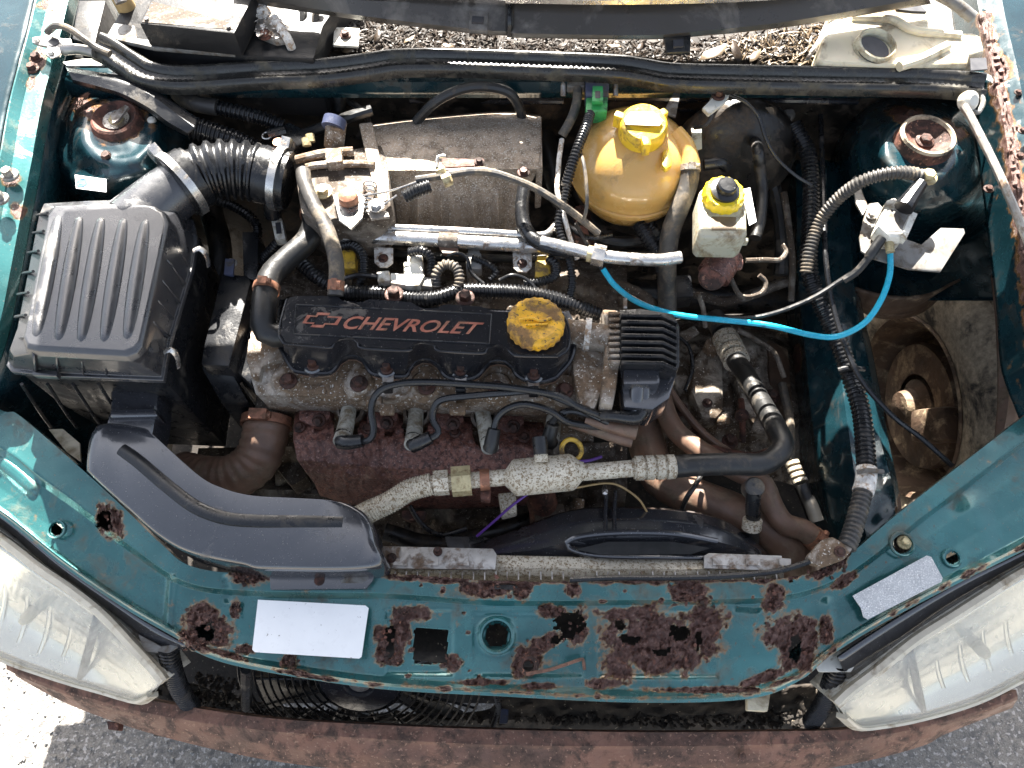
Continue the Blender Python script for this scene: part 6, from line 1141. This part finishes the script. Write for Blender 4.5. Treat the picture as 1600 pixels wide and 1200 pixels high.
for lab, pts, r, m_ in (('dark rubber hose deep between plenum and tank', [(850,210,.72),(862,260,.70),(880,320,.66),(930,380,.62)], 16, 'rubber'), ('oily pipe deep below the amber tank', [(900,300,.66),(940,360,.64),(1000,380,.64),(1060,360,.66)], 12, 'black_oily'), ('rusty pipe deep below the fuel pipe', [(905,330,.72),(915,360,.72),(912,400,.71)], 14, 'rust'), ('dark pipe deep beside the timing cover', [(330,330,.62),(345,400,.60),(330,480,.56)], 18, 'black_oily'), ('dark hose deep beneath the rusty heat shield', [(600,830,.50),(680,850,.48),(780,830,.50),(860,800,.50)], 14, 'black_oily'), ('pale fitting deep beneath the muffler', [(905,780,.55),(900,830,.54),(902,870,.52)], 9, 'cast'), ('sooty exhaust pipe dropping below the muffler', [(840,760,.58),(850,800,.54),(852,850,.48)], 24, 'rust')):
    one('deep_pipe', lab, 'pipe', tube(pts, r, 12), m_, 'pipes deep in the bay')
one('compressor', 'dirty compressor body low beside the brown hot air hose', 'compressor', loft([[(310,700,.46),(400,700,.48),(520,710,.46)], [(300,760,.53),(400,765,.55),(540,765,.53)], [(310,810,.50),(400,815,.52),(560,815,.50)], [(320,860,.40),(400,865,.40),(560,865,.40)]], 70, 8, True, f_cast(.012, 31)), 'cast_dark')

# ================================================================= smaller hoses, wires and fittings that fill the bay
for lab, pts, r, m_, cor in (
 ('dark hose looping under the amber tank rim', [(905,345,.74),(940,372,.735),(985,378,.73),(1025,362,.73)], 9, 'rubber', None),
 ('ribbed hose between amber tank and fuel pipe', [(998,350,.77),(1012,372,.765),(1028,396,.755),(1034,425,.74)], 12, 'rubber_clean', (.005, .0018)),
 ('bundle of fine wires behind the fuel pipe', [(870,330,.79),(900,362,.785),(925,372,.78),(955,368,.77)], 4, 'rubber_clean', None),
 ('oily pipe rising beside the coil pack', [(950,440,.70),(985,452,.70),(1015,470,.69),(1030,500,.66)], 8, 'cast_dark', None),
 ('thin wire curling over the gearbox cover', [(1050,520,.60),(1075,540,.60),(1082,575,.595),(1070,610,.59)], 3, 'rubber_clean', None),
 ('rusty link bar lying along the gearbox', [(1060,690,.57),(1110,700,.575),(1170,712,.57),(1205,705,.56)], 6, 'rust', None),
 ('dark vacuum pipe behind the injectors', [(560,386,.74),(640,398,.742),(720,402,.742),(800,404,.742),(880,400,.74)], 7, 'rubber', None),
 ('fine wire drooping from the injector harness', [(780,438,.785),(800,430,.79),(822,436,.785),(838,452,.78)], 3, 'rubber_clean', None),
 ('fine wire crossing beside the grey injector plug', [(700,400,.79),(716,396,.795),(730,404,.79),(736,425,.785),(756,444,.78)], 3, 'rubber_clean', None),
 ('dark breather pipe behind the throttle unit', [(455,215,.80),(490,205,.81),(540,185,.82),(580,172,.82)], 9, 'rubber', None),
 ('loose wire bundle beneath the bellows', [(330,310,.74),(370,325,.73),(400,350,.72),(400,390,.70)], 8, 'rubber_clean', (.005, .0016)),
 ('dark hose beside the brake servo', [(1200,260,.72),(1215,320,.70),(1222,380,.68),(1220,430,.66)], 11, 'rubber', None),
 ('narrow steel pipe down the firewall by the loom', [(1225,300,.74),(1232,350,.72),(1238,410,.70),(1236,470,.66)], 5, 'cast_dark', None),
 ('muddy cable behind the brown hoses', [(1040,600,.58),(1075,650,.575),(1115,690,.57),(1180,730,.57)], 6, 'rubber_brown', None),
 ('black wire hanging below the heat shield', [(640,790,.60),(660,820,.585),(690,836,.58),(730,826,.585)], 4, 'rubber_clean', None)):
    one('bay_hose', lab, 'hose', tube(pts, r, 10, corr=cor), m_, 'small hoses and wires in the bay')
for lab, pts, z, d_, m_ in (
 ('cast rib bracket beside the rising black hose', [(1148,585),(1168,580),(1186,640),(1178,662),(1160,640)], .565, .03, 'cast_gear'),
 ('rusty bracket below the fuel pipe', [(895,352),(918,350),(924,388),(900,392)], .765, .02, 'rust'),
 ('black relay block below the master cylinder', [(1048,430),(1080,428),(1084,462),(1052,466)], .68, .03, 'black_plastic'),
 ('flat steel strap across the gearbox edge', [(1060,520),(1085,508),(1094,520),(1070,534)], .60, .005, 'cast_gear'),
 ('pale alloy fitting under the muffler', [(778,770),(806,768),(808,800),(784,806)], .665, .02, 'corroded'),
 ('oily cast bracket beneath the heat shield', [(830,790),(880,786),(890,830),(845,836)], .56, .03, 'cast_dark'),
 ('dark motor mount beside the hot air hose', [(440,690),(462,690),(480,745),(455,760),(430,730)], .58, .04, 'cast_dark')):
    one('bay_bracket', lab, 'bracket', prism(pts, z, d_), m_, 'small brackets in the bay', bevel=.003)
for lab, x, y, z in (('rusty bolt on the gearbox edge by the brown hose', 1062, 640, .55), ('rusty bolt on the gearbox beside the rising hose', 1140, 690, .545), ('rusty bolt low on the gearbox by the link bar', 1085, 680, .55), ('rusty bolt on the gearbox by the inner wing', 1205, 620, .54)):
    one('gearbox_bolt', lab, 'bolt', hexhead((x, y, z), .008, .012), 'bolt_rust', 'bolts on the gearbox')
